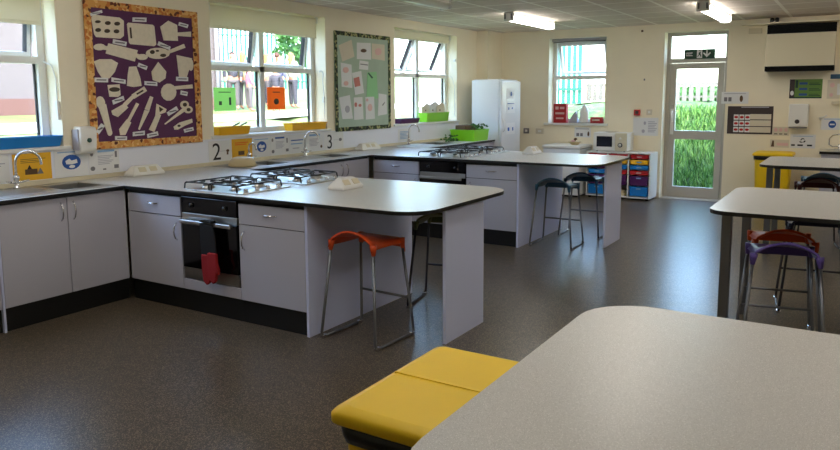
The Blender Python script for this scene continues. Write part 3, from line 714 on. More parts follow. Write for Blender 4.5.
# ------------------------------------------------------------------ noticeboards on the long wall
CUTS=[
('muffin_tray_cutout',[[(1.87,2.251),(2.112,2.249),(2.151,2.225),(2.143,2.098),(2.108,2.072),(1.881,2.071),(1.864,2.093),(1.846,2.226)]],[[(1.928,2.199),(1.925,2.194),(1.917,2.189),(1.907,2.186),(1.895,2.185),(1.885,2.186),(1.878,2.19),(1.876,2.195),(1.879,2.2),(1.886,2.205),(1.897,2.208),(1.908,2.209),(1.918,2.208),(1.925,2.204)],[(2.021,2.196),(2.018,2.189),(2.01,2.182),(1.999,2.178),(1.987,2.177),(1.976,2.18),(1.969,2.185),(1.967,2.192),(1.97,2.199),(1.978,2.205),(1.989,2.209),(2.001,2.21),(2.011,2.208),(2.018,2.203)],[(2.11,2.198),(2.107,2.19),(2.099,2.184),(2.088,2.18),(2.075,2.179),(2.065,2.181),(2.058,2.186),(2.055,2.193),(2.058,2.201),(2.066,2.207),(2.078,2.211),(2.09,2.212),(2.101,2.21),(2.108,2.205)],[(1.926,2.131),(1.923,2.124),(1.915,2.118),(1.905,2.114),(1.893,2.113),(1.883,2.115),(1.876,2.121),(1.874,2.127),(1.877,2.135),(1.885,2.141),(1.895,2.145),(1.907,2.146),(1.917,2.143),(1.924,2.138)],[(2.01,2.129),(2.007,2.122),(1.999,2.116),(1.988,2.112),(1.976,2.111),(1.966,2.113),(1.959,2.118),(1.957,2.125),(1.96,2.133),(1.967,2.139),(1.978,2.143),(1.99,2.144),(2.001,2.141),(2.008,2.136)],[(2.099,2.133),(2.096,2.125),(2.088,2.119),(2.077,2.115),(2.065,2.114),(2.054,2.117),(2.047,2.122),(2.045,2.129),(2.048,2.136),(2.056,2.143),(2.067,2.147),(2.079,2.148),(2.09,2.145),(2.097,2.14)]]),
('chopping_board_cutout',[[(2.194,2.214),(2.444,2.216),(2.461,2.203),(2.472,2.043),(2.45,2.028),(2.206,2.032),(2.192,2.045),(2.182,2.199)]],[[(2.202,2.173),(2.218,2.174),(2.222,2.082),(2.206,2.081)]]),
('sieve_cutout',[[(2.617,2.266),(2.714,2.235),(2.715,2.091),(2.556,2.086),(2.527,2.205)],[(2.708,2.136),(2.869,2.138),(2.872,2.187),(2.71,2.167)]],[]),
('rolling_pin_cutout',[[(1.96,1.941),(2.239,1.885),(2.275,1.984),(1.991,2.027)],[(1.962,1.994),(1.955,1.982),(1.939,1.972),(1.917,1.965),(1.892,1.964),(1.87,1.968),(1.856,1.977),(1.851,1.988),(1.857,2.0),(1.873,2.011),(1.895,2.017),(1.92,2.019),(1.942,2.015),(1.957,2.006)],[(1.932,1.972),(1.979,1.968),(1.987,2.001),(1.941,2.005)],[(2.24,1.925),(2.282,1.912),(2.299,1.945),(2.257,1.957)],[(2.372,1.929),(2.365,1.918),(2.349,1.908),(2.327,1.902),(2.302,1.901),(2.28,1.905),(2.266,1.913),(2.261,1.924),(2.267,1.936),(2.283,1.946),(2.305,1.952),(2.33,1.953),(2.352,1.949),(2.367,1.94)]],[]),
('frying_pan_cutout',[[(2.618,1.973),(2.603,1.95),(2.565,1.931),(2.512,1.919),(2.454,1.916),(2.403,1.924),(2.369,1.94),(2.358,1.961),(2.372,1.983),(2.408,2.002),(2.46,2.014),(2.518,2.017),(2.57,2.01),(2.606,1.994)],[(2.611,1.971),(2.797,2.033),(2.782,2.067),(2.599,1.998)]],[[(2.449,1.977),(2.446,1.969),(2.438,1.962),(2.428,1.958),(2.417,1.958),(2.407,1.961),(2.401,1.967),(2.399,1.974),(2.402,1.982),(2.409,1.988),(2.419,1.992),(2.43,1.993),(2.44,1.99),(2.447,1.984)],[(2.572,1.953),(2.568,1.946),(2.559,1.94),(2.545,1.937),(2.531,1.936),(2.518,1.939),(2.509,1.943),(2.506,1.95),(2.51,1.956),(2.519,1.962),(2.533,1.965),(2.547,1.966),(2.56,1.964),(2.569,1.959)],[(2.496,1.989),(2.494,1.985),(2.489,1.982),(2.481,1.98),(2.473,1.98),(2.466,1.981),(2.462,1.984),(2.46,1.987),(2.462,1.991),(2.467,1.995),(2.474,1.997),(2.482,1.997),(2.49,1.996),(2.494,1.993)]]),
('mixing_bowl_cutout',[[(1.846,1.871),(1.899,1.891),(2.009,1.896),(2.071,1.866),(2.037,1.792),(1.982,1.735),(1.919,1.727),(1.877,1.788)]],[]),
('measuring_jug_cutout',[[(2.692,1.961),(2.871,1.938),(2.854,1.883),(2.792,1.75),(2.711,1.756)],[(2.882,1.876),(2.878,1.852),(2.869,1.833),(2.857,1.822),(2.845,1.822),(2.834,1.832),(2.828,1.851),(2.826,1.874),(2.83,1.898),(2.839,1.917),(2.851,1.928),(2.863,1.929),(2.874,1.919),(2.88,1.9)]],[]),
('apron_cutout',[[(2.18,1.838),(2.251,1.844),(2.287,1.74),(2.295,1.675),(2.214,1.664),(2.148,1.674),(2.162,1.767)]],[]),
('icing_bag_cutout',[[(2.485,1.89),(2.567,1.806),(2.554,1.745),(2.488,1.707),(2.417,1.728),(2.408,1.802)]],[]),
('flour_sifter_cutout',[[(1.96,1.679),(2.075,1.687),(2.079,1.595),(2.052,1.578),(1.972,1.581)]],[[(2.072,1.642),(2.066,1.633),(2.052,1.626),(2.031,1.623),(2.008,1.622),(1.988,1.626),(1.974,1.633),(1.97,1.641),(1.975,1.65),(1.99,1.657),(2.01,1.661),(2.033,1.661),(2.054,1.657),(2.068,1.651)]]),
('saucepan_cutout',[[(2.67,1.62),(2.66,1.586),(2.634,1.558),(2.598,1.543),(2.56,1.543),(2.527,1.559),(2.505,1.586),(2.499,1.62),(2.509,1.654),(2.534,1.681),(2.569,1.697),(2.607,1.697),(2.641,1.682),(2.664,1.655)],[(2.643,1.643),(2.864,1.657),(2.861,1.694),(2.641,1.674)]],[]),
('wooden_spoon_cutout',[[(1.926,1.54),(1.925,1.517),(1.917,1.497),(1.902,1.484),(1.883,1.481),(1.865,1.489),(1.851,1.505),(1.843,1.526),(1.844,1.549),(1.852,1.569),(1.867,1.582),(1.886,1.585),(1.904,1.578),(1.918,1.562)],[(1.861,1.504),(1.933,1.268),(1.976,1.277),(1.934,1.521)],[(1.976,1.278),(1.973,1.266),(1.966,1.257),(1.957,1.252),(1.947,1.252),(1.938,1.258),(1.933,1.268),(1.931,1.281),(1.934,1.293),(1.941,1.302),(1.95,1.307),(1.96,1.307),(1.969,1.301),(1.974,1.291)]],[]),
('fish_slice_cutout',[[(1.983,1.462),(2.114,1.524),(2.148,1.487),(2.041,1.408),(1.991,1.429)],[(2.126,1.497),(2.221,1.578),(2.198,1.598),(2.099,1.522)],[(2.212,1.563),(2.347,1.631),(2.32,1.67),(2.189,1.598)]],[[(2.24,1.596),(2.31,1.629),(2.303,1.642),(2.232,1.608)]]),
('spatula_cutout',[[(2.13,1.387),(2.169,1.357),(2.104,1.251),(2.055,1.251),(2.047,1.304)],[(2.158,1.37),(2.258,1.516),(2.231,1.528),(2.133,1.383)]],[]),
('knife_cutout',[[(2.379,1.585),(2.316,1.469),(2.362,1.455),(2.412,1.575)],[(2.313,1.463),(2.362,1.454),(2.25,1.288),(2.237,1.296)]],[]),
('potato_peeler_cutout',[[(2.444,1.517),(2.55,1.466),(2.536,1.436),(2.48,1.422),(2.424,1.401)],[(2.439,1.431),(2.348,1.286),(2.403,1.264),(2.484,1.413)]],[[(2.466,1.49),(2.513,1.466),(2.472,1.442)]]),
('scissors_cutout',[[(2.527,1.326),(2.769,1.447),(2.742,1.477),(2.521,1.333)],[(2.809,1.503),(2.803,1.487),(2.788,1.474),(2.767,1.467),(2.745,1.468),(2.725,1.475),(2.712,1.488),(2.708,1.505),(2.714,1.521),(2.728,1.533),(2.749,1.54),(2.771,1.54),(2.791,1.533),(2.805,1.52)],[(2.85,1.456),(2.844,1.441),(2.829,1.429),(2.808,1.423),(2.785,1.423),(2.765,1.43),(2.752,1.442),(2.748,1.457),(2.753,1.472),(2.768,1.484),(2.789,1.49),(2.812,1.49),(2.832,1.483),(2.846,1.471)]],[[(2.782,1.504),(2.779,1.496),(2.772,1.489),(2.762,1.486),(2.752,1.486),(2.743,1.49),(2.737,1.496),(2.735,1.504),(2.737,1.512),(2.744,1.519),(2.754,1.522),(2.764,1.522),(2.773,1.518),(2.78,1.512)],[(2.822,1.456),(2.819,1.449),(2.813,1.443),(2.803,1.44),(2.792,1.44),(2.783,1.443),(2.777,1.449),(2.775,1.457),(2.778,1.464),(2.785,1.47),(2.794,1.473),(2.805,1.473),(2.814,1.47),(2.82,1.464)]]),
('tin_opener_cutout',[[(2.621,1.303),(2.69,1.339),(2.839,1.37),(2.843,1.334),(2.747,1.306),(2.667,1.273),(2.629,1.275)]],[[(2.696,1.308),(2.694,1.303),(2.689,1.3),(2.682,1.298),(2.674,1.298),(2.668,1.3),(2.663,1.304),(2.662,1.309),(2.664,1.314),(2.669,1.317),(2.676,1.319),(2.683,1.319),(2.69,1.317),(2.695,1.313)]]),
]
LABS= [[(1.833,2.258),(1.945,2.296),(1.95,2.274),(1.841,2.235)],[(2.241,2.262),(2.381,2.272),(2.378,2.234),(2.238,2.225)],[(2.74,2.264),(2.844,2.248),(2.83,2.216),(2.727,2.233)],[(2.039,2.065),(2.169,2.048),(2.158,2.011),(2.03,2.028)],[(2.501,2.074),(2.627,2.033),(2.616,2.003),(2.486,2.04)],[(1.84,1.739),(1.967,1.739),(1.964,1.701),(1.838,1.702)],[(2.002,1.744),(2.135,1.726),(2.132,1.689),(1.999,1.707)],[(2.677,1.763),(2.812,1.762),(2.81,1.723),(2.674,1.725)],[(2.279,1.876),(2.367,1.847),(2.352,1.815),(2.265,1.844)],[(2.329,1.718),(2.461,1.711),(2.459,1.675),(2.327,1.683)],[(1.995,1.55),(2.105,1.588),(2.112,1.552),(2.003,1.514)],[(2.723,1.637),(2.8,1.622),(2.79,1.585),(2.713,1.6)],[(1.82,1.293),(1.879,1.36),(1.912,1.338),(1.85,1.27)],[(2.004,1.247),(2.117,1.239),(2.114,1.204),(2.002,1.213)],[(2.181,1.273),(2.302,1.28),(2.299,1.241),(2.178,1.236)],[(2.326,1.248),(2.439,1.268),(2.445,1.231),(2.329,1.213)],[(2.552,1.435),(2.661,1.49),(2.682,1.456),(2.569,1.403)],[(2.735,1.274),(2.845,1.291),(2.851,1.259),(2.743,1.242)]]
SHEETS=[
('cream recipe sheet pinned askew',[(5.118,2.186),(5.38,2.27),(5.436,2.065),(5.188,1.994)],'c',[[(5.177,2.173),(5.362,2.224),(5.392,2.093),(5.222,2.045)]]) ,
('white sheet with a dark oval picture',[(5.489,2.242),(5.786,2.253),(5.792,2.042),(5.484,2.036)],'w',[[(5.693,2.151),(5.686,2.141),(5.668,2.132),(5.642,2.126),(5.613,2.125),(5.587,2.128),(5.57,2.135),(5.564,2.145),(5.57,2.155),(5.588,2.164),(5.614,2.17),(5.643,2.171),(5.669,2.168),(5.686,2.161)]]) ,
('cream sheet with a faint pink drawing',[(5.812,2.25),(6.1,2.25),(6.104,2.039),(5.808,2.055)],'c',[[(6.029,2.155),(6.021,2.134),(5.999,2.117),(5.968,2.106),(5.934,2.105),(5.904,2.112),(5.884,2.128),(5.877,2.148),(5.885,2.168),(5.906,2.186),(5.936,2.196),(5.97,2.198),(6.0,2.191),(6.021,2.175)]]) ,
('small white caption card',[(5.539,2.024),(5.733,2.014),(5.723,1.908),(5.526,1.913)],'w',[[(5.556,1.983),(5.717,1.976),(5.717,1.965),(5.556,1.972)]]) ,
('tall pale sheet with a pink flower',[(5.154,1.983),(5.371,1.964),(5.38,1.677),(5.162,1.692)],'w',[[(5.312,1.897),(5.305,1.881),(5.288,1.868),(5.263,1.86),(5.237,1.859),(5.213,1.866),(5.197,1.878),(5.191,1.894),(5.198,1.909),(5.214,1.923),(5.239,1.93),(5.266,1.931),(5.29,1.925),(5.306,1.913)],[(5.3,1.734),(5.295,1.721),(5.282,1.711),(5.263,1.705),(5.242,1.705),(5.223,1.71),(5.21,1.72),(5.206,1.732),(5.211,1.745),(5.224,1.755),(5.243,1.761),(5.264,1.761),(5.283,1.756),(5.296,1.746)]]) ,
('tilted white sheet with red pictures',[(5.375,1.862),(5.572,1.894),(5.625,1.615),(5.437,1.59)],'w',[[(5.408,1.797),(5.524,1.82),(5.549,1.705),(5.433,1.69)]]) ,
('pale green sheet with a dark green stroke',[(5.704,1.876),(5.909,1.892),(5.939,1.546),(5.678,1.537)],'g',[[(5.73,1.877),(5.824,1.815),(5.802,1.8),(5.715,1.862)]]) ,
('tall white sheet with a grey and pink drawing',[(5.109,1.56),(5.327,1.59),(5.38,1.296),(5.167,1.296)],'w',[[(5.318,1.415),(5.313,1.396),(5.299,1.38),(5.28,1.372),(5.259,1.372),(5.24,1.382),(5.228,1.397),(5.224,1.417),(5.229,1.437),(5.242,1.452),(5.261,1.46),(5.283,1.46),(5.301,1.451),(5.314,1.435)]]) ,
('white sheet with two red spots',[(5.405,1.559),(5.588,1.565),(5.606,1.283),(5.404,1.278)],'w',[[(5.472,1.469),(5.469,1.456),(5.461,1.446),(5.45,1.441),(5.437,1.441),(5.426,1.447),(5.419,1.457),(5.416,1.47),(5.419,1.482),(5.427,1.492),(5.439,1.498),(5.451,1.498),(5.462,1.492),(5.47,1.482)],[(5.564,1.459),(5.561,1.451),(5.551,1.445),(5.538,1.441),(5.524,1.442),(5.512,1.445),(5.503,1.452),(5.5,1.46),(5.503,1.468),(5.512,1.475),(5.525,1.478),(5.539,1.478),(5.552,1.474),(5.561,1.468)]]) ,
('white sheet with a brown mark at top',[(5.649,1.564),(5.845,1.568),(5.857,1.282),(5.653,1.275)],'w',[[(5.714,1.526),(5.711,1.517),(5.704,1.511),(5.694,1.507),(5.682,1.507),(5.672,1.511),(5.665,1.518),(5.663,1.526),(5.666,1.534),(5.673,1.541),(5.683,1.545),(5.695,1.545),(5.705,1.541),(5.712,1.534)],[(5.8,1.428),(5.795,1.408),(5.78,1.391),(5.759,1.383),(5.736,1.383),(5.715,1.393),(5.702,1.409),(5.697,1.43),(5.703,1.45),(5.717,1.466),(5.738,1.475),(5.761,1.475),(5.782,1.466),(5.796,1.449)]]) ,
('narrow white sheet with a dark tick',[(5.948,1.611),(6.134,1.594),(6.137,1.334),(5.926,1.317)],'w',[[(6.03,1.46),(6.09,1.50),(6.085,1.485),(6.037,1.445)]]) ,
]

t = thing('noticeboard', 'purple noticeboard with pale paper cooking utensils and leaf-patterned border', 'noticeboard', (0, 2.37, 1.15))
obj('board', MB().box(.002, .02, 1.79, 2.945, 1.15, 2.365), 'boardpurple', t)
m = MB(); bw = .055
m.box(.018, .026, 1.78, 2.955, 2.365-bw, 2.372).box(.018, .026, 1.78, 2.955, 1.143, 1.15+bw).box(.018, .026, 1.78, 1.79+bw, 1.15+bw, 2.365-bw).box(.018, .026, 2.945-bw, 2.955, 1.15+bw, 2.365-bw)
obj('border', m, 'leafborder', t)
for nm, shp, dk in CUTS:
    m = MB()
    for k, q in enumerate(shp): m.prism(q, .026+.0012*k, 'x', .0203)
    m.m(1)
    for q in dk: m.prism(q, .0300, 'x', .0262)
    obj(nm, m, ['cutout', 'cutline'], t)
for q in LABS:
    c = (sum(p[0] for p in q)/4, sum(p[1] for p in q)/4)
    m = MB(); m.prism(q, .0285, 'x', .0203); m.m(1)
    m.prism([(c[0]+(p[0]-c[0])*.72, c[1]+(p[1]-c[1])*.28) for p in q], .0292, 'x', .0286)
    obj('name_label', m, ['paper', 'inkgrey'], t)
t = thing('noticeboard', 'pale green noticeboard with recipe sheets and dark mottled border', 'noticeboard', (0, 5.63, 1.15))
obj('board', MB().box(.002, .016, 5.045, 6.225, 1.15, 2.355), 'boardgreen', t)
m = MB(); bw = .045
m.box(.015, .021, 5.04, 6.23, 2.355-bw, 2.36).box(.015, .021, 5.04, 6.23, 1.145, 1.15+bw).box(.015, .021, 5.04, 5.045+bw, 1.15+bw, 2.355-bw).box(.015, .021, 6.225-bw, 6.23, 1.15+bw, 2.355-bw)
obj('border', m, 'darkborder', t)
MK = ['papercream', 'inkbrown', 'inkpink', 'inkgrey', 'inkpink', 'inkbrick', 'signgreen', 'inkpale', 'inkbrick', 'inkpink', 'inkgrey']
for k, (lb, q, c, mk) in enumerate(SHEETS):
    m = MB(); m.prism(q, .0175+.0002*k, 'x', .0162); m.m(1)
    for r_ in mk: m.prism(r_, .0195+.0002*k, 'x', .0185)
    o = obj('recipe_sheet', m, [{'c': 'papercream', 'w': 'paper', 'g': 'paperpale'}[c], MK[k]], t); o['label'] = lb

# ------------------------------------------------------------------ posters: flat sheets with printing on them
def poster(name, label, cat, wall, a0, a1, z0, z1, base, marks, off=.004, th=.0015, skew=0.0, group=None, origin=None):
    """wall 'L': on the long wall (a = Y); 'B': on the back wall (a = X). marks: (kind, u0, v0, u1, v1, material) in 0..1 from lower left"""
    m = MB(); mats = [base]
    def P(u, v): return (a0+(a1-a0)*u, z0+(z1-z0)*v)
    def add(pts, lv):
        if wall == 'L': m.prism(pts, off+th+.0007*lv+.0004, 'x', off if lv == 0 else off+th+.0007*(lv-1)+.0005)
        else: m.prism(pts, D-(off+th+.0007*lv+.0004), 'y', D-(off if lv == 0 else off+th+.0007*(lv-1)+.0005))
    add([P(0, 0), P(1, 0), P(1, 1), P(0, 1)], 0)
    lv = 1
    for k in marks:
        kind, u0, v0, u1, v1, mm = k[:6]
        lv = k[6] if len(k) > 6 else 1
        if mm not in mats: mats.append(mm)
        m.m(mats.index(mm))
        if kind == 'r': add([P(u0, v0), P(u1, v0), P(u1, v1), P(u0, v1)], lv)
        elif kind == 'e': add([P((u0+u1)/2+(u1-u0)/2*math.cos(2*PI*i/18), (v0+v1)/2+(v1-v0)/2*math.sin(2*PI*i/18)) for i in range(18)], lv)
        elif kind == 'p': add([P(*q) for q in u0], lv)
    o = obj(name, m, mats); tag(o, label, cat, group); return o
def lines(u0, u1, v0, v1, n, mm, fill=.45):
    h = (v1-v0)/n
    return [('r', u0, v0+i*h, u0+(u1-u0)*(.75+.25*((i*7) % 3)/2), v0+i*h+h*fill, mm) for i in range(n)]
def hand_marks():
    return [('e', .22, .25, .78, .80, 'inkblue'), ('p', [(.32, .58), (.44, .66), (.5, .58), (.66, .62), (.68, .48), (.5, .44), (.34, .46)], 0, 0, 0, 'paper', 2), ('e', .42, .30, .6, .42, 'paper', 2), ('r', .1, .88, .9, .92, 'inklight')]
poster('notice', 'white notice with faint print at the left picture edge below the blue tray', 'notice', 'L', .80, 1.10, .945, 1.15, 'paper', lines(.1, .9, .5, .85, 4, 'inkpale'), off=.008)
poster('notice', 'yellow notice with a dark picture behind the tap below the blue tray', 'notice', 'L', 1.125, 1.43, .94, 1.15, 'paperyel', lines(.2, .85, .66, .84, 3, 'inkbrown', .3)+[('r', .3, .22, .62, .42, 'inkbrown'), ('p', [(.36, .42), (.42, .58), (.48, .42)], 0, 0, 0, 'ink'), ('p', [(.6, .22), (.78, .22), (.7, .45)], 0, 0, 0, 'inkgrey')], off=.008)
poster('notice', 'white hand-washing notice with a blue circle right of the nearest yellow notice', 'notice', 'L', 1.455, 1.745, .94, 1.16, 'paper', hand_marks(), off=.008)
poster('notice', 'white notice with blue heading and four corner drawings below the soap dispenser', 'notice', 'L', 1.75, 2.04, .94, 1.15, 'paper', [('r', .3, .84, .85, .92, 'inklight')]+lines(.3, .8, .35, .74, 6, 'inkpale')+[('e', .06, .7, .16, .88, 'inkgrey'), ('e', .05, .12, .2, .3, 'inkgrey'), ('r', .86, .6, .93, .85, 'inkgrey'), ('r', .82, .15, .97, .3, 'inkgrey'), ('r', .45, .12, .55, .18, 'inkgrey')], off=.008)
n2 = poster('number_sign', 'white sign with a large black number 2 beside the yellow tap notice', 'sign', 'L', 3.04, 3.33, .935, 1.14, 'paper', [('r', .5, .48, .75, .5, 'inkpale'), ('e', .78, .42, .92, .56, 'inkbrown'), ('r', .80, .3, .88, .42, 'inkbrown')], off=.008)
text_part('number', '2', n2, (.0115, 3.08, .952), (0, 1, 0), (0, 0, 1), .24, 'ink')
poster('notice', 'yellow notice behind the short tap, right of the number 2', 'notice', 'L', 3.345, 3.63, .935, 1.145, 'paperyel', lines(.15, .9, .7, .88, 2, 'paperorange')+[('r', .3, .2, .6, .4, 'inkbrown')], off=.008)
poster('notice', 'white hand-washing notice with a blue circle between number 2 and number 3', 'notice', 'L', 3.64, 3.90, .935, 1.145, 'paper', hand_marks(), off=.008)
poster('notice', 'white notice with blue heading and small drawings left of the tall middle tap', 'notice', 'L', 3.905, 4.20, .935, 1.15, 'paper', [('r', .25, .84, .75, .93, 'inkblue')]+lines(.28, .75, .35, .74, 6, 'inkpale')+[('e', .06, .7, .16, .88, 'inkgrey'), ('e', .05, .12, .2, .3, 'inkgrey'), ('r', .86, .6, .93, .85, 'inkgrey'), ('r', .82, .15, .97, .3, 'inkgrey')], off=.008)
poster('notice', 'white notice with two blue lines of writing right beside the tall middle tap', 'notice', 'L', 4.205, 4.48, .935, 1.15, 'paper', [('r', .1, .66, .85, .72, 'inkblue'), ('r', .1, .48, .8, .54, 'inklight'), ('r', .2, .25, .6, .30, 'inkpale')], off=.008)
poster('notice', 'white notice with blue heading left of the number 3', 'notice', 'L', 4.485, 4.80, .935, 1.155, 'paper', [('r', .2, .82, .8, .92, 'inklight')]+lines(.2, .75, .3, .72, 6, 'inkpale')+[('e', .82, .15, .94, .32, 'inkbrown')], off=.008)
n3 = poster('number_sign', 'white sign with a large black number 3 at the wall above the sink', 'sign', 'L', 4.81, 5.19, .935, 1.15, 'paper', [('r', .5, .52, .72, .54, 'inkpale'), ('e', .76, .44, .92, .62, 'inkgrey')], off=.008)
text_part('number', '3', n3, (.0115, 4.86, .952), (0, 1, 0), (0, 0, 1), .24, 'ink')
poster('notice', 'white notice with rows of print behind the tap below the purple tray', 'notice', 'L', 6.42, 6.74, .945, 1.12, 'paper', lines(.15, .85, .2, .85, 6, 'inklight'), off=.008)
# coloured notices fixed to the glass
for y0, y1, z0, z1, c, lb, mk in ((3.335, 3.635, 1.43, 1.67, 'papergreen', 'green notice stuck on the lower window pane', [(3.40, 3.44, 1.49, 1.53), (3.54, 3.57, 1.49, 1.57), (3.40, 3.57, 1.62, 1.628)]), (4.11, 4.40, 1.43, 1.68, 'paperorange', 'orange notice with a dark round print stuck on the lower window pane', [(4.2, 4.32, 1.62, 1.63)])):
    m = MB().box(-.214, -.212, y0, y1, z0, z1).m(1)
    for a, b, c0, c1 in mk: m.box(-.2118, -.211, a, b, c0, c1)
    if c == 'paperorange': m.prism([(4.255+.042*math.cos(2*PI*i/16), 1.52+.034*math.sin(2*PI*i/16)) for i in range(16)], -.211, 'x', -.2118)
    tag(obj('notice', m, [c, 'signgreen' if c == 'papergreen' else 'ink']), lb, 'notice')

# soap dispenser by the purple board
t = thing('soap_dispenser', 'white and grey wall soap dispenser left of the purple noticeboard', 'dispenser', (0, 1.70, 1.12))
m = MB(); m.prism([(0.008, 1.345), (.105, 1.335), (.115, 1.28), (.10, 1.15), (.07, 1.115), (0.008, 1.115)], 1.777, 'y', 1.63)
o = obj('cover', m, 'white', t); bv = o.modifiers.new('b', 'BEVEL'); bv.width = .014; bv.segments = 3
obj('side_grip', MB().box(.01, .09, 1.617, 1.631, 1.15, 1.32, .006), 'inkpale', t)
m = MB(); m.tube([(.108, 1.705, 1.23), (.114, 1.705, 1.231)], .02, 14); obj('badge', m, 'signgreen', t)

# trays and crates on the sills
def tray(name, label, cat, cx, cy, cz, lx, ly, h, matn, rz=0.0, group=None, flare=.02, lip=True):
    """open tray, lx along X, ly along Y"""
    m = MB(); bm = m.bm; a, b = lx/2, ly/2; f = flare; w = .006
    def ring(ax, by, z): return [bm.verts.new((cx+sx*ax, cy+sy*by, z)) for sx, sy in ((-1, -1), (1, -1), (1, 1), (-1, 1))]
    R = [ring(a-f, b-f, cz), ring(a-.006, b-.006, cz+h-.012)]
    if lip: R += [ring(a, b, cz+h-.012), ring(a, b, cz+h)]
    R += [ring(a-.014, b-.014, cz+h), ring(a-f-w, b-f-w, cz+w)]
    bm.faces.new(R[0][::-1]); bm.faces.new(R[-1])
    for A, B in zip(R, R[1:]):
        for i in range(4): bm.faces.new((A[i], A[(i+1) % 4], B[(i+1) % 4], B[i]))
    o = obj(name, m, matn); bv = o.modifiers.new('b', 'BEVEL'); bv.width = .003; bv.segments = 1
    return tag(o, label, cat, group)
zt = ZS+.001
tray('tray', 'bright blue plastic tray on the window sill', 'tray', -.055, 1.27, zt, .15, .54, .085, 'tray_blue', group='plastic trays on the window sills')
tray('tray', 'yellow tray holding dark tools, at the left end of the middle sill', 'tray', -.06, 3.405, zt, .15, .44, .085, 'tray_yellow', group='plastic trays on the window sills')
tray('tray', 'empty yellow tray at the right end of the middle sill', 'tray', -.052, 4.565, zt, .15, .62, .085, 'tray_yellow', group='plastic trays on the window sills')
tray('tray', 'dark purple tray on the sill of the farthest side window', 'tray', -.055, 6.74, zt, .15, .50, .07, 'tray_purple', group='plastic trays on the window sills')
for k in range(2):
    o = obj('utensil', MB().tube([(-.06, 3.32+.1*k, zt+.03), (-.05, 3.44+.1*k, zt+.09), (-.04, 3.51+.1*k, zt+.115)], [.005, .006, .010], 6), 'black')
    tag(o, ['black kitchen tool leaning out of the yellow tray, the left one', 'black kitchen tool leaning out of the yellow tray, the right one'][k], 'utensil')
tray('crate', 'lime green crate full of papers on the farthest side window sill', 'crate', -.06, 7.52, zt, .16, .66, .135, 'tray_green', flare=.015)
for k, (yy, hh, ti, c) in enumerate(((7.34, .24, .10, 'papercream'), (7.50, .27, -.06, 'paper'), (7.66, .25, .05, 'papercream'))):
    m = MB(); q = [(-.13, 0), (.13, 0), (.12, hh-.03), (.02, hh), (-.12, hh-.05)]
    m.prism([(yy+y_*math.cos(ti)-z_*math.sin(ti), zt+.012+z_*math.cos(ti)+y_*math.sin(ti)+.02) for y_, z_ in q], -.085+.03*k+.004, 'x', -.085+.03*k)
    m.m(1).prism([(yy-.05, zt+.16), (yy-.02, zt+.155), (yy-.02, zt+.18), (yy-.05, zt+.18)], -.085+.03*k+.0052, 'x', -.085+.03*k+.0042)
    tag(obj('paper_packet', m, [c, 'inkbrown']), ['cream paper packet at the left in the lime sill crate', 'white paper packet in the middle of the lime sill crate', 'cream paper packet at the right in the lime sill crate'][k], 'packet')
tray('crate', 'lime green crate standing on the worktop beside the fridge', 'crate', .40, 7.80, ZT+.001, .42, .50, .17, 'tray_green', flare=.02)
o = obj('baking_tin', MB().box(.27, .45, 7.58, 7.95, ZT+.08, ZT+.235, .01), 'inkbrown'); tag(o, 'dark brown box sticking up out of the lime worktop crate', 'box')
m = MB(); random.seed(3)
for i in range(46):
    x, y, z = .47+random.uniform(-.0, .1), 7.86+random.uniform(-.16, .16), ZT+.16+random.uniform(0, .09); a = random.uniform(0, 6.28)
    m.quad((x, y, z), (x+.03*math.cos(a), y+.03*math.sin(a), z+.015), (x+.05*math.cos(a+.3), y+.05*math.sin(a+.3), z), (x+.03*math.cos(a+.6), y+.03*math.sin(a+.6), z-.01))
for i in range(1): m.tube([(.50+.01*i, 7.86, ZT+.02), (.49+.02*i, 7.84+.02*i, ZT+.22)], .004, 5)
tag(obj('artificial_plant', m, 'leaf'), 'green leafy sprigs in the lime crate beside the fridge', 'plant')
m = MB(); random.seed(5)
for i in range(26):
    x, y, z = .30+random.uniform(-.08, .08), 7.36+random.uniform(-.12, .12), ZT+.01+random.uniform(0, .09); a = random.uniform(0, 6.28)
    m.quad((x, y, z), (x+.03*math.cos(a), y+.03*math.sin(a), z+.02), (x+.055*math.cos(a+.3), y+.055*math.sin(a+.3), z), (x+.03*math.cos(a+.6), y+.03*math.sin(a+.6), z-.008))
m.tube([(.30, 7.24, ZT+.01), (.30, 7.36, ZT+.06), (.30, 7.48, ZT+.01)], .012, 6); m.tube([(.22, 7.36, ZT+.03), (.38, 7.36, ZT+.03)], .012, 6)
tag(obj('herb_sprig', m, 'leaf'), 'small green plant on the worktop left of the lime crate', 'plant')

# ------------------------------------------------------------------ fridge, freezer, storage unit, microwave
t = thing('tall_fridge', 'tall white upright fridge with notices on its door in the far corner', 'fridge', (.48, 8.49, 0))
FX0, FX1, FY0, FY1, FZ = .235, .70, 8.18, 8.88, 1.81
obj('body', MB().box(FX0, FX1, FY0, FY1, .03, FZ, .008), 'fridge', t)
obj('feet', MB().box(FX0+.02, FX1-.02, FY0+.02, FY1-.02, .0, .03), 'black', t)
d = obj('door', MB().box(FX1+.005, FX1+.055, FY0, FY1, .06, FZ-.01, .015, 3), 'fridge', t)
obj('handle', MB().tube([(FX1+.055, FY0+.05, 1.02), (FX1+.085, FY0+.05, 1.05), (FX1+.085, FY0+.05, 1.18), (FX1+.055, FY0+.05, 1.21)], .008, 8), 'white', d)
obj('top_lid', MB().box(FX0+.03, FX1, FY0+.01, FY1-.01, FZ, FZ+.012, .004), 'fridge', t)
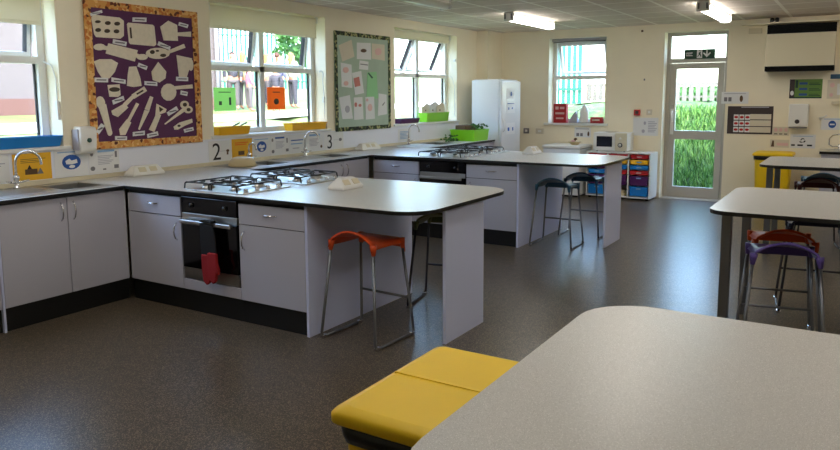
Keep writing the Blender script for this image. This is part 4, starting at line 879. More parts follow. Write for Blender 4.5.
def fridge_notice(lb, y0, y1, z0, z1, marks):
    m = MB().box(FX1+.0555, FX1+.057, y0, y1, z0, z1).m(1)
    for a, b, c, e in marks: m.box(FX1+.0572, FX1+.0578, y0+(y1-y0)*a, y0+(y1-y0)*b, z0+(z1-z0)*c, z0+(z1-z0)*e)
    tag(obj('notice', m, ['paper', 'inkblue']), lb, 'notice', 'notices on the fridge door')
fridge_notice('upper fridge door notice with a small dark logo', 8.34, 8.66, 1.52, 1.68, [(.45, .62, .3, .7)])
fridge_notice('middle fridge door notice with a line of print and two drawings', 8.34, 8.66, 1.30, 1.48, [(.1, .9, .8, .86), (.2, .32, .3, .5), (.6, .75, .35, .5)])
fridge_notice('lowest fridge door notice with two dark drawings', 8.34, 8.66, .97, 1.15, [(.15, .35, .3, .6), (.68, .82, .3, .6)])

t = thing('chest_freezer', 'low white appliance with a flat lid under the small back window', 'freezer', (1.5, 9.03, 0))
obj('body', MB().box(1.20, 1.80, 8.76, 9.32, .03, .75, .01), 'fridge', t)
obj('lid', MB().box(1.19, 1.81, 8.74, 9.33, .755, .80, .012, 3), 'white', t)
obj('feet', MB().box(1.24, 1.76, 8.80, 9.28, 0, .03), 'black', t)
m = MB(); m.lathe([(.05, 0), (.10, .045), (.105, .05), (.095, .05), (.045, .008), (0, .008)], 1.64, 8.98, .8005, 18)
tag(obj('bowl', m, 'beige'), 'small beige bowl standing on the low white appliance', 'bowl')
for k, (dx, dy, r, c) in enumerate(((-.03, 0, .034, 'inkpink'), (.035, .01, .032, 'papercream'), (.0, .03, .03, 'inkbrown'))):
    m = MB(); m.sphere((1.64+dx, 8.98+dy, .85+(.0 if k < 2 else .03)), r, 12); tag(obj('fruit', m, c), ['pink fruit in the small beige bowl', 'pale fruit in the small beige bowl', 'brown fruit in the small beige bowl'][k], 'fruit', 'fruit in the beige bowl')

SX0, SX1, SY0, SY1, SZ = 1.86, 2.835, 8.90, 9.325, .715
t = thing('tray_storage_unit', 'white tray storage unit with three columns of coloured trays under the microwave', 'storage unit', ((SX0+SX1)/2, 9.1, 0))
m = MB().box(SX0, SX1, SY0, SY1, SZ-.018, SZ, .002).box(SX0, SX1, SY0, SY1, .03, .05).box(SX0, SX1, SY1-.01, SY1, .05, SZ-.018)
cw = (SX1-SX0-.018)/3
for i in range(4): m.box(SX0+i*cw, SX0+i*cw+.018, SY0, SY1-.01, .05, SZ-.018)
obj('carcass', m, 'white', t)
m = MB()
for x in (SX0+.05, SX1-.05):
    for y in (SY0+.05, SY1-.05): m.lathe([(.022, 0), (.022, .02), (.012, .03), (0, .03)], x, y, 0, 10)
obj('castors', m, 'black', t)
COLS = [['tray_red', 'tray_yellow', 'tray_purple', 'tray_blue', 'tray_purple2', 'tray_blue2'], ['tray_red', 'tray_yellow', 'tray_blue', 'tray_red', 'tray_purple2', None], ['tray_red', 'tray_yellow', 'tray_blue', 'tray_red', 'tray_purple2', 'tray_blue2']]
ordn = ['left', 'middle', 'right']
for c in range(3):
    z = SZ-.024
    for r_, cl in enumerate(COLS[c]):
        deep = r_ >= 4; h = .150 if deep else .070
        if cl:
            mn = cl.rstrip('2'); xa, xb = SX0+c*cw+.026, SX0+(c+1)*cw-.008; m = MB(); yb = SY1-.03; ya_ = SY0+.004
            zt_, zb_ = z-.004, z-h+.004
            m.prism([(xa, zt_), (xb, zt_), (xb, zt_-.014), (xb-.012, zt_-.016), (xb-.022, zb_), (xa+.022, zb_), (xa+.012, zt_-.016), (xa, zt_-.014)], ya_+.004, 'y', ya_)
            m.box(xa+.02, xb-.02, ya_+.004, yb, zb_, zb_+.004).box(xa+.012, xa+.016, ya_+.004, yb, zb_, zt_).box(xb-.016, xb-.012, ya_+.004, yb, zb_, zt_)
            o = thing('storage_tray', '%s %s tray, %s in the %s column of the storage unit' % ('deep' if deep else 'shallow', mn[5:], ['topmost', 'second from top', 'third from top', 'fourth from top', 'fifth from top', 'lowest'][r_], ordn[c]), 'tray', ((xa+xb)/2, ya_, zb_), 'coloured trays in the storage unit')
            obj('body', m, mn, o)
            obj('label_holder', MB().box((xa+xb)/2-.035, (xa+xb)/2+.035, ya_-.004, ya_, zt_-.042, zt_-.022, .002), 'inkpink' if mn == 'tray_red' else 'inklight', o)
            if mn == 'tray_yellow':
                pass
        z -= h + .010
o = obj('folded_cloth', MB().box(2.26, 2.46, 8.93, 9.2, .052, .10, .015).box(2.27, 2.45, 8.94, 9.18, .10, .14, .015), 'beige'); tag(o, 'beige folded cloths in the open bottom bay of the storage unit', 'cloth')
t = thing('microwave', 'white microwave oven with dark window on the tray storage unit', 'microwave', (2.21, 9.1, SZ))
MX0, MX1, MY, MZ0, MZ1 = 1.95, 2.47, 8.93, SZ+.001, SZ+.29
obj('body', MB().box(MX0, MX1, MY+.012, MY+.36, MZ0+.01, MZ1, .006), 'white', t)
m = MB()
for x in (MX0+.05, MX1-.05):
    for y in (MY+.05, MY+.31): m.lathe([(.014, 0), (.014, .01), (0, .01)], x, y, MZ0, 8)
obj('feet', m, 'black', t)
dd = obj('door', MB().box(MX0+.004, MX0+.335, MY-.004, MY+.012, MZ0+.015, MZ1-.006, .004), 'white', t)
obj('door_window', MB().box(MX0+.055, MX0+.295, MY-.0065, MY-.004, MZ0+.075, MZ1-.055, .002), 'ovenglass', dd)
cp = obj('control_panel', MB().box(MX0+.34, MX1-.004, MY-.002, MY+.012, MZ0+.015, MZ1-.006, .003), 'cream', t)
for z in (MZ0+.105, MZ0+.205):
    obj('dial', MB().tube([(MX0+.42, MY-.002, z), (MX0+.42, MY-.02, z)], .034 if z < MZ0+.15 else .016, 18), 'black' if z < MZ0+.15 else 'white', cp)
obj('dial_face', MB().tube([(MX0+.42, MY-.02, MZ0+.105), (MX0+.42, MY-.023, MZ0+.105)], .022, 18), 'white', cp)
o = obj('plate', MB().lathe([(.06, 0), (.11, .012), (.105, .014), (.058, .004), (0, .004)], 2.18, 9.1, MZ1+.001, 20), 'papercream'); tag(o, 'shallow pale plate lying on top of the microwave', 'plate')

# things on the back window sill
ZS4 = ZW4+.001
def pack(name, label, cat, x0, x1, y0, y1, z0, z1, mn, mk):
    m = MB().box(x0, x1, y0, y1, z0, z1, .003).m(1)
    for a, b, c, e in mk: m.box(x0+(x1-x0)*a, x0+(x1-x0)*b, y0-.0008, y0-.0001, z0+(z1-z0)*c, z0+(z1-z0)*e)
    return tag(obj(name, m, mn), label, cat)
pack('carton', 'red carton with pale print standing on the small back window sill', 'box', 1.13, 1.35, 9.36, 9.45, ZS4, ZS4+.31, ['redcard', 'inkpink'], [(.15, .4, .7, .85), (.5, .85, .72, .84), (.15, .85, .45, .55), (.2, .8, .2, .28)])
pack('carton', 'low red carton lying at the right end of the small back window sill', 'box', 1.75, 1.94, 9.37, 9.46, ZS4, ZS4+.10, ['redcard', 'papercream'], [(.15, .8, .4, .65)])
m = MB(); m.prism([(1.38, ZS4), (1.52, ZS4), (1.515, ZS4+.14), (1.49, ZS4+.19), (1.42, ZS4+.10)], 9.46, 'y', 9.40); tag(obj('crumpled_bag', m, 'inkpale'), 'pale grey crumpled bag between the red carton and white jug', 'bag')
t = thing('milk_container', 'white plastic container with handle in the middle of the small back window sill', 'container', (1.62, 9.42, ZS4))
obj('body', MB().lathe([(.065, 0), (.07, .02), (.07, .18), (.05, .25), (.025, .27), (.025, .30), (0, .30)], 1.63, 9.42, ZS4, 16), 'white', t)
obj('handle', MB().tube([(1.575, 9.40, ZS4+.22), (1.53, 9.39, ZS4+.2), (1.53, 9.39, ZS4+.1), (1.565, 9.4, ZS4+.08)], .009, 8), 'white', t)

# ------------------------------------------------------------------ fittings and notices on the back wall
def plate(name, label, cat, x, z, w, h, mn, dep=.012, inner=None, group=None):
    t = thing(name, label, cat, (x, D, z), group)
    obj('plate', MB().box(x-w/2, x+w/2, D-dep, D-.001, z-h/2, z+h/2, .003), mn, t)
    if inner: obj('rocker', MB().box(x-w*inner/2, x+w*inner/2, D-dep-.004, D-dep, z-h*inner/2, z+h*inner/2, .001), inner and 'white', t)
    return t
plate('wall_socket', 'small pale wall socket right beside the tall fridge', 'socket', .66, .985, .10, .09, 'inkgrey', inner=.4, group='pale sockets on the back wall')
plate('wall_socket', 'small pale wall socket midway between fridge and small back window', 'socket', .90, .985, .14, .09, 'papercream', inner=.4, group='pale sockets on the back wall')
t = plate('fire_alarm_call_point', 'red fire alarm call point on the back wall left of the door', 'alarm', 2.50, 1.305, .09, .09, 'inkred', dep=.04)
obj('glass', MB().box(2.475, 2.525, D-.043, D-.0405, 1.28, 1.33), 'posterdark', t)
plate('light_switch', 'pale light switch right of the red fire alarm point', 'switch', 2.68, 1.31, .085, .085, 'papercream', inner=.4)
poster('notice', 'large white notice with faint drawings below the red alarm point', 'notice', 'B', 2.44, 2.82, .95, 1.225, 'paper', [('e', .42, .6, .52, .8, 'inkpale'), ('e', .35, .15, .48, .35, 'inkpale')]+lines(.6, .95, .2, .85, 7, 'inkpale'))
poster('notice', 'white notice with two dark stamps under the small back window', 'notice', 'B', 1.50, 1.77, .90, 1.06, 'paper', [('r', .12, .1, .3, .42, 'inkgrey'), ('r', .36, .1, .52, .42, 'inkgrey'), ('e', .8, .1, .92, .6, 'inkbrown'), ('r', .1, .8, .9, .9, 'inkpale')])
o = obj('wall_sensor', MB().box(2.58, 2.60, D-.015, D-.001, 1.79, 1.82, .003), 'inkgrey'); tag(o, 'tiny dark fitting on the back wall between window and door', 'fitting')
o = obj('wall_sensor', MB().box(2.52, 2.55, D-.02, D-.001, 2.52, 2.55, .004), 'inkbrown'); tag(o, 'tiny brown fitting just under the ceiling left of the door', 'fitting')
# exit sign hung in the transom
t = thing('exit_sign', 'green exit sign with running figure and down arrow above the glazed door', 'sign', (3.35, D+.195, 2.12))
obj('panel', MB().box(3.165, 3.60, D+.185, D+.195, 2.12, 2.262), 'signgreen', t)
m = MB(); yy0, yy1 = D+.1835, D+.1848
for f in ((3.19, 3.285, 2.205, 2.215), (3.19, 3.285, 2.165, 2.175)): m.box(f[0], f[1], yy0, yy1, f[2], f[3])
m.prism([(3.475, 2.245), (3.495, 2.245), (3.495, 2.185), (3.53, 2.215), (3.54, 2.20), (3.485, 2.14), (3.43, 2.20), (3.44, 2.215), (3.475, 2.185)], yy1, 'y', yy0)
obj('arrow_symbol', m, 'paper', t)
m = MB(); m.prism([(3.345, 2.13), (3.42, 2.13), (3.42, 2.255), (3.345, 2.255)], yy1, 'y', yy0)
m.m(1)
m.prism([(3.385+.009*math.cos(i*.7), 2.243+.009*math.sin(i*.7)) for i in range(9)], yy0-.0002, 'y', yy0-.001)
m.prism([(3.365, 2.205), (3.40, 2.228), (3.395, 2.19), (3.41, 2.165), (3.40, 2.14), (3.395, 2.165), (3.38, 2.18), (3.36, 2.15), (3.35, 2.155), (3.375, 2.19)], yy0-.0002, 'y', yy0-.001)
obj('running_figure', m, ['paper', 'signgreen'], t)
text_part('lettering', 'EXIT', t, (3.19, D+.1832, 2.178), (1, 0, 0), (0, 0, 1), .04, 'paper')
t.location = (t.location[0]-.045, t.location[1], t.location[2]-.018)
# air heater
t = thing('wall_heater', 'large cream wall air heater with black grilles high beside the door', 'heater', (4.69, 9.2, 1.885))
obj('casing', MB().box(4.275, 5.10, 9.10, D-.001, 1.945, 2.50, .006), 'cream', t)
m = MB().box(4.285, 5.105, 9.085, 9.12, 2.385, 2.505)
for i in range(6): m.box(4.29, 5.10, 9.078, 9.085, 2.392+i*.018, 2.399+i*.018)
obj('upper_grille', m, 'matblack', t)
m = MB().box(4.275, 5.10, 9.09, D-.001, 1.885, 1.95)
for i in range(4): m.box(4.28, 5.095, 9.083, 9.09, 1.89+i*.015, 1.896+i*.015)
obj('lower_grille', m, 'matblack', t)
for k in range(2):
    o = obj('pipe_clip', MB().lathe([(.02, 0), (.026, .02), (.026, .05), (.014, .06), (0, .06)], 4.33+k*.06, 9.16, 2.5455, 10), 'black'); tag(o, ['black fitting on the ledge above the heater, left of the two', 'black fitting on the ledge above the heater, right of the two'][k], 'fitting', 'black fittings above the heater')
plate('control_box', 'small pale box on the wall left of the black-grilled heater', 'box', 4.105, 2.455, .17, .075, 'cream', dep=.03)
# posters right of the door
poster('notice', 'small white notice with two dark pictures right of the glazed door', 'notice', 'B', 3.70, 4.06, 1.44, 1.61, 'paper', [('r', .1, .2, .22, .55, 'inkgrey'), ('r', .26, .2, .38, .55, 'inkgrey'), ('e', .68, .15, .8, .7, 'inkbrown'), ('r', .1, .82, .9, .88, 'inkpale')])
mk = [('r', .0, .84, 1, 1, 'posterdark'), ('r', .50, .06, .96, .72, 'papercream')]
for i in range(3):
    for j in range(3):
        u, v = .14+i*.125, .06+j*.225; mk += [('r', u, v, u+.11, v+.19, 'paper'), ('e', u+.01, v+.05, u+.1, v+.14, 'inkred', 2)]
mk += [('r', .5, .26, .96, .29, 'posterdark', 2), ('r', .5, .50, .96, .53, 'posterdark', 2), ('r', .52, .3, .94, .49, 'papercream', 2), ('r', .3, .95, .9, .98, 'inkpale', 2)]
poster('safety_poster', 'dark poster with a grid of red symbols right of the door', 'poster', 'B', 3.795, 4.39, 1.01, 1.405, 'posterdark', mk)
poster('notice', 'narrow pinkish card with three small pictures beside the dark poster', 'notice', 'B', 4.395, 4.60, .995, 1.12, 'papercream', [('e', .08, .45, .3, .9, 'inkpink'), ('e', .38, .45, .6, .9, 'inkpink'), ('e', .7, .45, .92, .9, 'inkpink'), ('r', .1, .15, .3, .25, 'ink'), ('r', .4, .15, .6, .25, 'ink'), ('r', .7, .15, .9, .25, 'ink')])
poster('notice', 'pale orange and white card above the yellow bin by the wall', 'notice', 'B', 4.37, 4.61, .83, .94, 'papercream', [('p', [(.05, .1), (.12, .9), (.2, .85), (.22, .1)], 0, 0, 0, 'inkbrown'), ('r', .35, .25, .95, .6, 'inkpink')])
mk = [('r', 0, 0, .16, 1, 'posterdark'), ('e', .03, .15, .14, .4, 'paper', 2), ('r', 0, 0, 1, .07, 'signgreen'), ('r', .18, .55, .26, .95, 'signgreen', 2)]
for j in range(3): mk += [('r', .30, .14+j*.29, .55, .26+j*.29, 'posterblue'), ('r', .60, .12+j*.29, .95, .16+j*.29, 'signgreen'), ('r', .60, .2+j*.29, .9, .23+j*.29, 'signgreen')]
poster('food_poster', 'green poster with three blue bars below the wall heater', 'poster', 'B', 4.575, 4.97, 1.515, 1.775, 'postergreen', mk)
poster('notice', 'white recycling notice with arrows symbol over black labels above the farthest table', 'notice', 'B', 4.62, 4.93, .83, 1.02, 'paper', [('r', .05, .15, .2, .27, 'ink'), ('r', .3, .15, .52, .27, 'ink'), ('r', .68, .15, .88, .27, 'ink'), ('p', [(.36, .45), (.42, .4), (.5, .4), (.5, .47), (.43, .47), (.40, .52)], 0, 0, 0, 'ink'), ('p', [(.53, .4), (.6, .45), (.62, .55), (.56, .55), (.53, .47)], 0, 0, 0, 'ink'), ('p', [(.4, .58), (.46, .72), (.54, .72), (.58, .62), (.52, .66), (.47, .64), (.44, .56)], 0, 0, 0, 'ink'), ('r', .1, .85, .9, .88, 'inklight')])
poster('notice', 'white notice with a blue circle at the right picture edge', 'notice', 'B', 4.985, 5.27, 1.09, 1.25, 'paper', [('e', .3, .15, .62, .78, 'inkblue'), ('r', .36, .4, .56, .52, 'paper', 2), ('r', .1, .88, .9, .93, 'inklight')])
poster('notice', 'pinkish drawing sheet high at the right picture edge', 'notice', 'B', 5.03, 5.32, 1.51, 1.76, 'papercream', [('e', .1, .6, .3, .85, 'inkpink'), ('e', .1, .1, .25, .3, 'inkpink'), ('r', .4, .2, .9, .8, 'paper')])
o = obj('wall_sign', MB().box(5.06, 5.36, D-.02, D-.001, 1.775, 1.835, .004), 'teal'); tag(o, 'blue-green sign strip at the right picture edge above the pink sheet', 'sign')
o = obj('shelf_bracket', MB().box(5.09, 5.36, D-.06, D-.001, 1.435, 1.475, .006), 'cream'); tag(o, 'cream holder strip on the wall above the blue circle notice', 'holder')
o = obj('white_ladle', MB().tube([(4.96, D-.03, 1.24), (5.02, D-.03, 1.265), (5.05, D-.03, 1.29)], [.022, .012, .006], 8).box(5.03, 5.05, D-.03, D-.001, 1.27, 1.29), 'white'); tag(o, 'small shiny white fitting above the blue circle notice', 'fitting')
t = thing('towel_dispenser', 'white paper towel dispenser with dark round mark on the back wall', 'dispenser', (4.70, D, 1.12))
o = obj('cover', MB().box(4.59, 4.83, D-.13, D-.001, 1.125, 1.44, .02, 3), 'white', t)
obj('badge', MB().tube([(4.70, D-.131, 1.20), (4.70, D-.135, 1.20)], .03, 16), 'posterdark', t)
obj('outlet', MB().box(4.60, 4.82, D-.12, D-.02, 1.108, 1.126), 'inkgrey', t)

# counter with sink along the back wall, right
t = thing('base_cabinet', 'grey sink cabinet along the back wall behind the farthest table', 'cabinet', (6.0, 9.05, 0))
obj('body', MB().box(5.03, 7.0, 8.80, D-.001, .15, .795), 'grey', t); obj('plinth', MB().box(5.05, 6.98, 8.85, 9.30, 0, .15), 'kick', t)
t = thing('sink', 'stainless steel sink top at the right picture edge below the blue circle notice', 'sink', (6.0, 9.05, .80))
m = MB().box(5.01, 7.02, 8.78, D-.001, .797, .835, .004).m(1); m.box(5.01, 7.02, 8.775, 8.78, .80, .83)
obj('worktop', m, ['steel', 'edge'], t)
m = MB()
for i in range(8): m.box(5.10+i*.06, 5.12+i*.06, 8.88, 9.22, .8355, .84, .001)
obj('drainer_ribs', m, 'steel', t)
t = thing('mixer_tap', 'chrome tap on the back wall sink at the right picture edge', 'tap', (5.22, 9.27, .836))
obj('body', MB().lathe([(.026, 0), (.018, .012), (.018, .07), (0, .075)], 5.22, 9.27, .8355, 12), 'chrome', t)
obj('spout', MB().tube([(5.10, 9.2, .90), (5.10, 9.16, .98), (5.14, 9.1, 1.03), (5.22, 9.05, 1.045), (5.26, 9.03, 1.02)][::-1]+[(5.14, 9.26, .87), (5.22, 9.27, .87)], .009, 8), 'chrome', t)

# ------------------------------------------------------------------ yellow bins
def bin_(x0, x1, y0, y1, h, label, ridge):
    t = thing('recycling_bin', label, 'bin', ((x0+x1)/2, (y0+y1)/2, 0), 'yellow lidded recycling bins')
    m = MB(); bm = m.bm
    def ring(i, z, r=.04):
        pts = []
        for cx, cy, a0 in ((x1-i-r, y0+i+r, -PI/2), (x1-i-r, y1-i-r, 0), (x0+i+r, y1-i-r, PI/2), (x0+i+r, y0+i+r, PI)):
            for k in range(5): a = a0+PI/2*k/4; pts.append(bm.verts.new((cx+r*math.cos(a), cy+r*math.sin(a), z)))
        return pts
    R = [ring(.055, .005), ring(.05, .02), ring(.022, h-.06), ring(.022, h-.04)]
    f = [bm.faces.new(R[0][::-1]), bm.faces.new(R[-1])]
    for A, B in zip(R, R[1:]):
        for i in range(20): f.append(bm.faces.new((A[i], A[(i+1) % 20], B[(i+1) % 20], B[i])))
    obj('body', m, 'yellow', t)
    m = MB(); bm = m.bm; random.seed(11)
    Ra = ring(.012, h-.045); Rb = ring(.014, h-.08); Rc = ring(.020, h-.100)
    for v in Rc: v.co.z += random.uniform(-.012, .010)
    for v in Rb: v.co.x += random.uniform(-.003, .003)
    for A, B in ((Ra, Rb), (Rb, Rc)):
        for i in range(20): bm.faces.new((A[i], B[i], B[(i+1) % 20], A[(i+1) % 20])).smooth = True
    o = obj('liner', m, 'bag', t); so = o.modifiers.new('s', 'SOLIDIFY'); so.thickness = .003; so.offset = 1
    m = MB(); bm = m.bm
    R = [ring(.0, h-.045, .03), ring(-.004, h-.04, .03), ring(-.004, h-.020, .03), ring(.004, h-.010, .03), ring(.03, h, .03)]
    f = [bm.faces.new(R[0][::-1]), bm.faces.new(R[-1])]
    for A, B in zip(R, R[1:]):
        for i in range(20): bm.faces.new((A[i], A[(i+1) % 20], B[(i+1) % 20], B[i])).smooth = True
    bmesh.ops.recalc_face_normals(bm, faces=bm.faces)
    l = obj('lid', m, 'yellow', t)
    if ridge == 'x': obj('hinge_line', MB().box(x0+.02, x1-.02, (y0+y1)/2-.006, (y0+y1)/2+.006, h-.004, h+.003, .002), 'yellow', l)
    else: obj('hinge_line', MB().box((x0+x1)/2-.006, (x0+x1)/2+.006, y0+.02, y1-.02, h-.004, h+.003, .002), 'yellow', l)
    return t
bin_(4.295, 4.70, -.42, .165, .755, 'yellow recycling bin with black liner beside the near corner table', 'x')
bin_(4.215, 4.70, 8.78, 9.25, .79, 'yellow recycling bin with black liner against the back wall', 'y')

# ------------------------------------------------------------------ outside
def gz(x, y):
    zl = .75+.0625*max(0, -x)
    t_ = min(1, max(0, (y-9.75)/2.3)); zb = 1.26*(t_*t_*(3-2*t_)) if y < 12.1 else min(1.40, 1.26+(y-12.1)*.04)
    if y < 9.75: zb = 0.0
    s = min(1, max(0, (x+7)/6.4)); s = s*s*(3-2*s)
    return zl*(1-s)+zb*s if y > 9.6 else zl
m = MB(); bm = m.bm
xs = [-90, -70, -50, -35, -25, -18, -14, -11, -9, -7, -5, -3.5, -2, -1.2, -.7, -.31]; yy = [-30, -15, -5, 0, 3, 6, 8, 9.6]+[10+i*1.2 for i in range(8)]+[20, 24, 30, 40, 60, 90, 130]
G = [[bm.verts.new((x, y, gz(x, y))) for y in yy] for x in xs]
for i in range(len(xs)-1):
    for j in range(len(yy)-1): bm.faces.new((G[i][j], G[i+1][j], G[i+1][j+1], G[i][j+1])).smooth = True
bmesh.ops.recalc_face_normals(bm, faces=bm.faces)
struct(obj('ground_side', m, 'lawn', loc=(-5, 5, 0)))
m = MB(); bm = m.bm
xs = [-.31+i*.8 for i in range(17)]; yy = [9.67, 9.75]+[9.75+i*.25 for i in range(1, 12)]+[13.5, 16, 20, 30, 50]
G = [[bm.verts.new((x, y, gz(x, y)+(.04*math.sin(x*3+y*5) if y > 10.2 else 0))) for y in yy] for x in xs]
for i in range(len(xs)-1):
    for j in range(len(yy)-1): bm.faces.new((G[i][j], G[i+1][j], G[i+1][j+1], G[i][j+1])).smooth = True
bmesh.ops.recalc_face_normals(bm, faces=bm.faces)
struct(obj('ground_bank', m, 'bank', loc=(3, 12, 0)))
m = MB(); bm = m.bm
pl = [(-6.2, -6), (-6.3, 4), (-6.8, 10), (-8.3, 17), (-9.1, 22), (-11, 30), (-16, 50)]; pr = [(-4.6, -6), (-4.8, 4), (-5.45, 9.5), (-6.3, 15), (-7.3, 19), (-8.6, 26), (-12, 50)]
A = [bm.verts.new((x, y, gz(x, y)+.015)) for x, y in pl]; B = [bm.verts.new((x, y, gz(x, y)+.015)) for x, y in pr]
for i in range(len(A)-1): bm.faces.new((A[i], B[i], B[i+1], A[i+1]))
for v in list(bm.verts): pass
struct(obj('path', m, 'path', loc=(-6, 10, 1)))
# tall grass growing on the bank seen through the glazed door
m = MB(); bm = m.bm; random.seed(21)
for i in range(9000):
    x = random.uniform(1.6, 4.2); y = random.uniform(9.80, 12.2); z = gz(x, y)-.01; h = random.uniform(.07, .19); a = random.uniform(0, 6.28); w_ = random.uniform(.006, .012); ln = random.uniform(.02, .12); b = random.uniform(0, 6.28)
    p0 = (x-w_*math.cos(a), y-w_*math.sin(a), z); p1 = (x+w_*math.cos(a), y+w_*math.sin(a), z)
    q0 = (x+ln*.4*math.cos(b)-w_*.6*math.cos(a), y+ln*.4*math.sin(b)-w_*.6*math.sin(a), z+h*.6); q1 = (x+ln*.4*math.cos(b)+w_*.6*math.cos(a), y+ln*.4*math.sin(b)+w_*.6*math.sin(a), z+h*.6)
    t_ = (x+ln*math.cos(b), y+ln*math.sin(b), z+h)
    V = [bm.verts.new(c) for c in (p0, p1, q1, q0, t_)]; f = bm.faces.new(V[:4]); f2 = bm.faces.new((V[3], V[2], V[4])); k = random.randrange(3); f.material_index = k; f2.material_index = k
M['gr1'] = mat('grass_blade_green', (66, 116, 38), 0.6); M['gr2'] = mat('grass_blade_dark', (42, 82, 26), 0.6); M['gr3'] = mat('grass_blade_light', (112, 150, 66), 0.6)
tag(obj('grass', m, ['gr1', 'gr2', 'gr3'], loc=(2.9, 10.9, .5)), 'tall green grass on the bank outside the glazed door', 'grass', kind='stuff')
# picket fence beyond the bank
def gtop(x, y): return gz(x, y)
t = thing('picket_fence', 'pale picket fence on top of the bank seen through the door', 'fence', (1.6, 16.0, 1.40))
for i in range(26):
    x = -.5+i*.155
    m = MB(); m.prism([(x-.05, 1.42), (x+.05, 1.42), (x+.05, 1.84), (x, 1.885), (x-.05, 1.84)], 16.02, 'y', 15.995); obj('picket', m, 'fencewood', t)
obj('rail', MB().box(-.6, 3.5, 16.02, 16.05, 1.80, 1.85), 'fencewood', t); obj('rail', MB().box(-.6, 3.5, 16.02, 16.05, 1.50, 1.55), 'fencewood', t)
m = MB(); random.seed(31)
for i in range(1500):
    c = Vector((random.uniform(.0, 3.4), random.uniform(17.6, 18.4), 1.42+random.uniform(0, .34))); s_ = .07
    u = Vector((random.uniform(-1, 1), random.uniform(-1, 1), random.uniform(-1, 1))).normalized(); v = u.cross(Vector((.3, 1, .2))).normalized()
    m.quad(c-u*s_, c-v*s_*.6, c+u*s_, c+v*s_*.6)
tag(obj('hedge', m, 'leaf'), 'low green hedge showing between the pickets beyond the door', 'hedge')
# green palisade fences
def palisade(x0, y0, x1, y1, z0, h, n, label, w=.075):
    t = thing('palisade_fence', label, 'fence', ((x0+x1)/2, (y0+y1)/2, z0)); L_ = math.hypot(x1-x0, y1-y0); dx, dy = (x1-x0)/L_, (y1-y0)/L_; nx_, ny_ = -dy, dx
    def slab(m, s0, s1, za, zb, th, o_=0):
        P = [(x0+dx*s+nx_*o, y0+dy*s+ny_*o) for s, o in ((s0, o_), (s1, o_), (s1, o_+th), (s0, o_+th))]; m.prism(P, zb, 'z', za)
    m = MB()
    for k in range(n):
        s_ = (k+.5)*L_/n; slab(m, s_-w/2, s_+w/2, z0, z0+h, .02)
    o = obj('pales', m, 'fencegreen', t); o['kind'] = 'stuff' if n > 100 else 'thing'
    m = MB(); slab(m, 0, L_, z0+.3, z0+.36, .04, -.04); slab(m, 0, L_, z0+h-.4, z0+h-.34, .04, -.04); obj('rails', m, 'fencegreen', t)
palisade(-24, 10, -14.5, 23.5, 1.9, 2.6, 90, 'green palisade fence behind the children beyond the middle side window', .09)
palisade(-1.5, 13.9, -.02, 14.1, 1.38, 2.6, 12, 'green palisade fence behind the small back window', .085)
# white outbuilding behind the back window and roof line
t = thing('outbuilding', 'bright white outbuilding beyond the small back window', 'building', (-2.5, 21, 1.4))
obj('wall', MB().box(-4.5, -.9, 20, 24, 1.35, 4.2), 'white', t); obj('roof', MB().box(-4.7, -.7, 19.8, 24.2, 4.2, 4.4), 'inkgrey', t)
t = thing('picnic_bench', 'small wooden picnic bench on the grass beyond the small back window', 'bench', (-.9, 18.2, 1.4))
obj('top', MB().box(-1.35, -.55, 17.9, 18.3, 1.85, 1.90), 'beige', t)
for x in (-1.2, -.7): obj('leg', MB().box(x-.04, x+.04, 17.95, 18.25, 1.40, 1.85), 'beige', t)
# roughcast building across the path
t = thing('school_building', 'pale roughcast building with brick base across the path, seen through the side windows', 'building', (-10.5, 2, 1.2))
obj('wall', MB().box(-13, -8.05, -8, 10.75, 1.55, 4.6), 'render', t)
def brickmat():
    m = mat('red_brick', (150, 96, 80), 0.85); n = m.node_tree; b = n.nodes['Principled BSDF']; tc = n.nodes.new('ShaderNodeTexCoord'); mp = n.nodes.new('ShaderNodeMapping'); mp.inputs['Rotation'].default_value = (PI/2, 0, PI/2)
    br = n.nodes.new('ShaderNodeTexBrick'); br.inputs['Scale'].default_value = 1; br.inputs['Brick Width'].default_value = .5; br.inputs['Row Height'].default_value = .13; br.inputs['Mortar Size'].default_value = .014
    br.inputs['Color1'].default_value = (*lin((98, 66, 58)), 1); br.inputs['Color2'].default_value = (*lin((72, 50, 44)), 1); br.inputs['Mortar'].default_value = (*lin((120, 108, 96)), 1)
    n.links.new(tc.outputs['Object'], mp.inputs[0]); n.links.new(mp.outputs[0], br.inputs[0]); n.links.new(br.outputs[0], b.inputs['Base Color']); return m
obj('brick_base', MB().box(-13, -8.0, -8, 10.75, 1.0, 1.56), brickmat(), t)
obj('roof', MB().box(-13.4, -7.6, -8.4, 11.1, 4.6, 4.8), 'inkgrey', t)
obj('downpipe', MB().tube([(-7.96, 10.55, 1.2), (-7.96, 10.55, 4.6)], .05, 8), 'inkgrey', t)

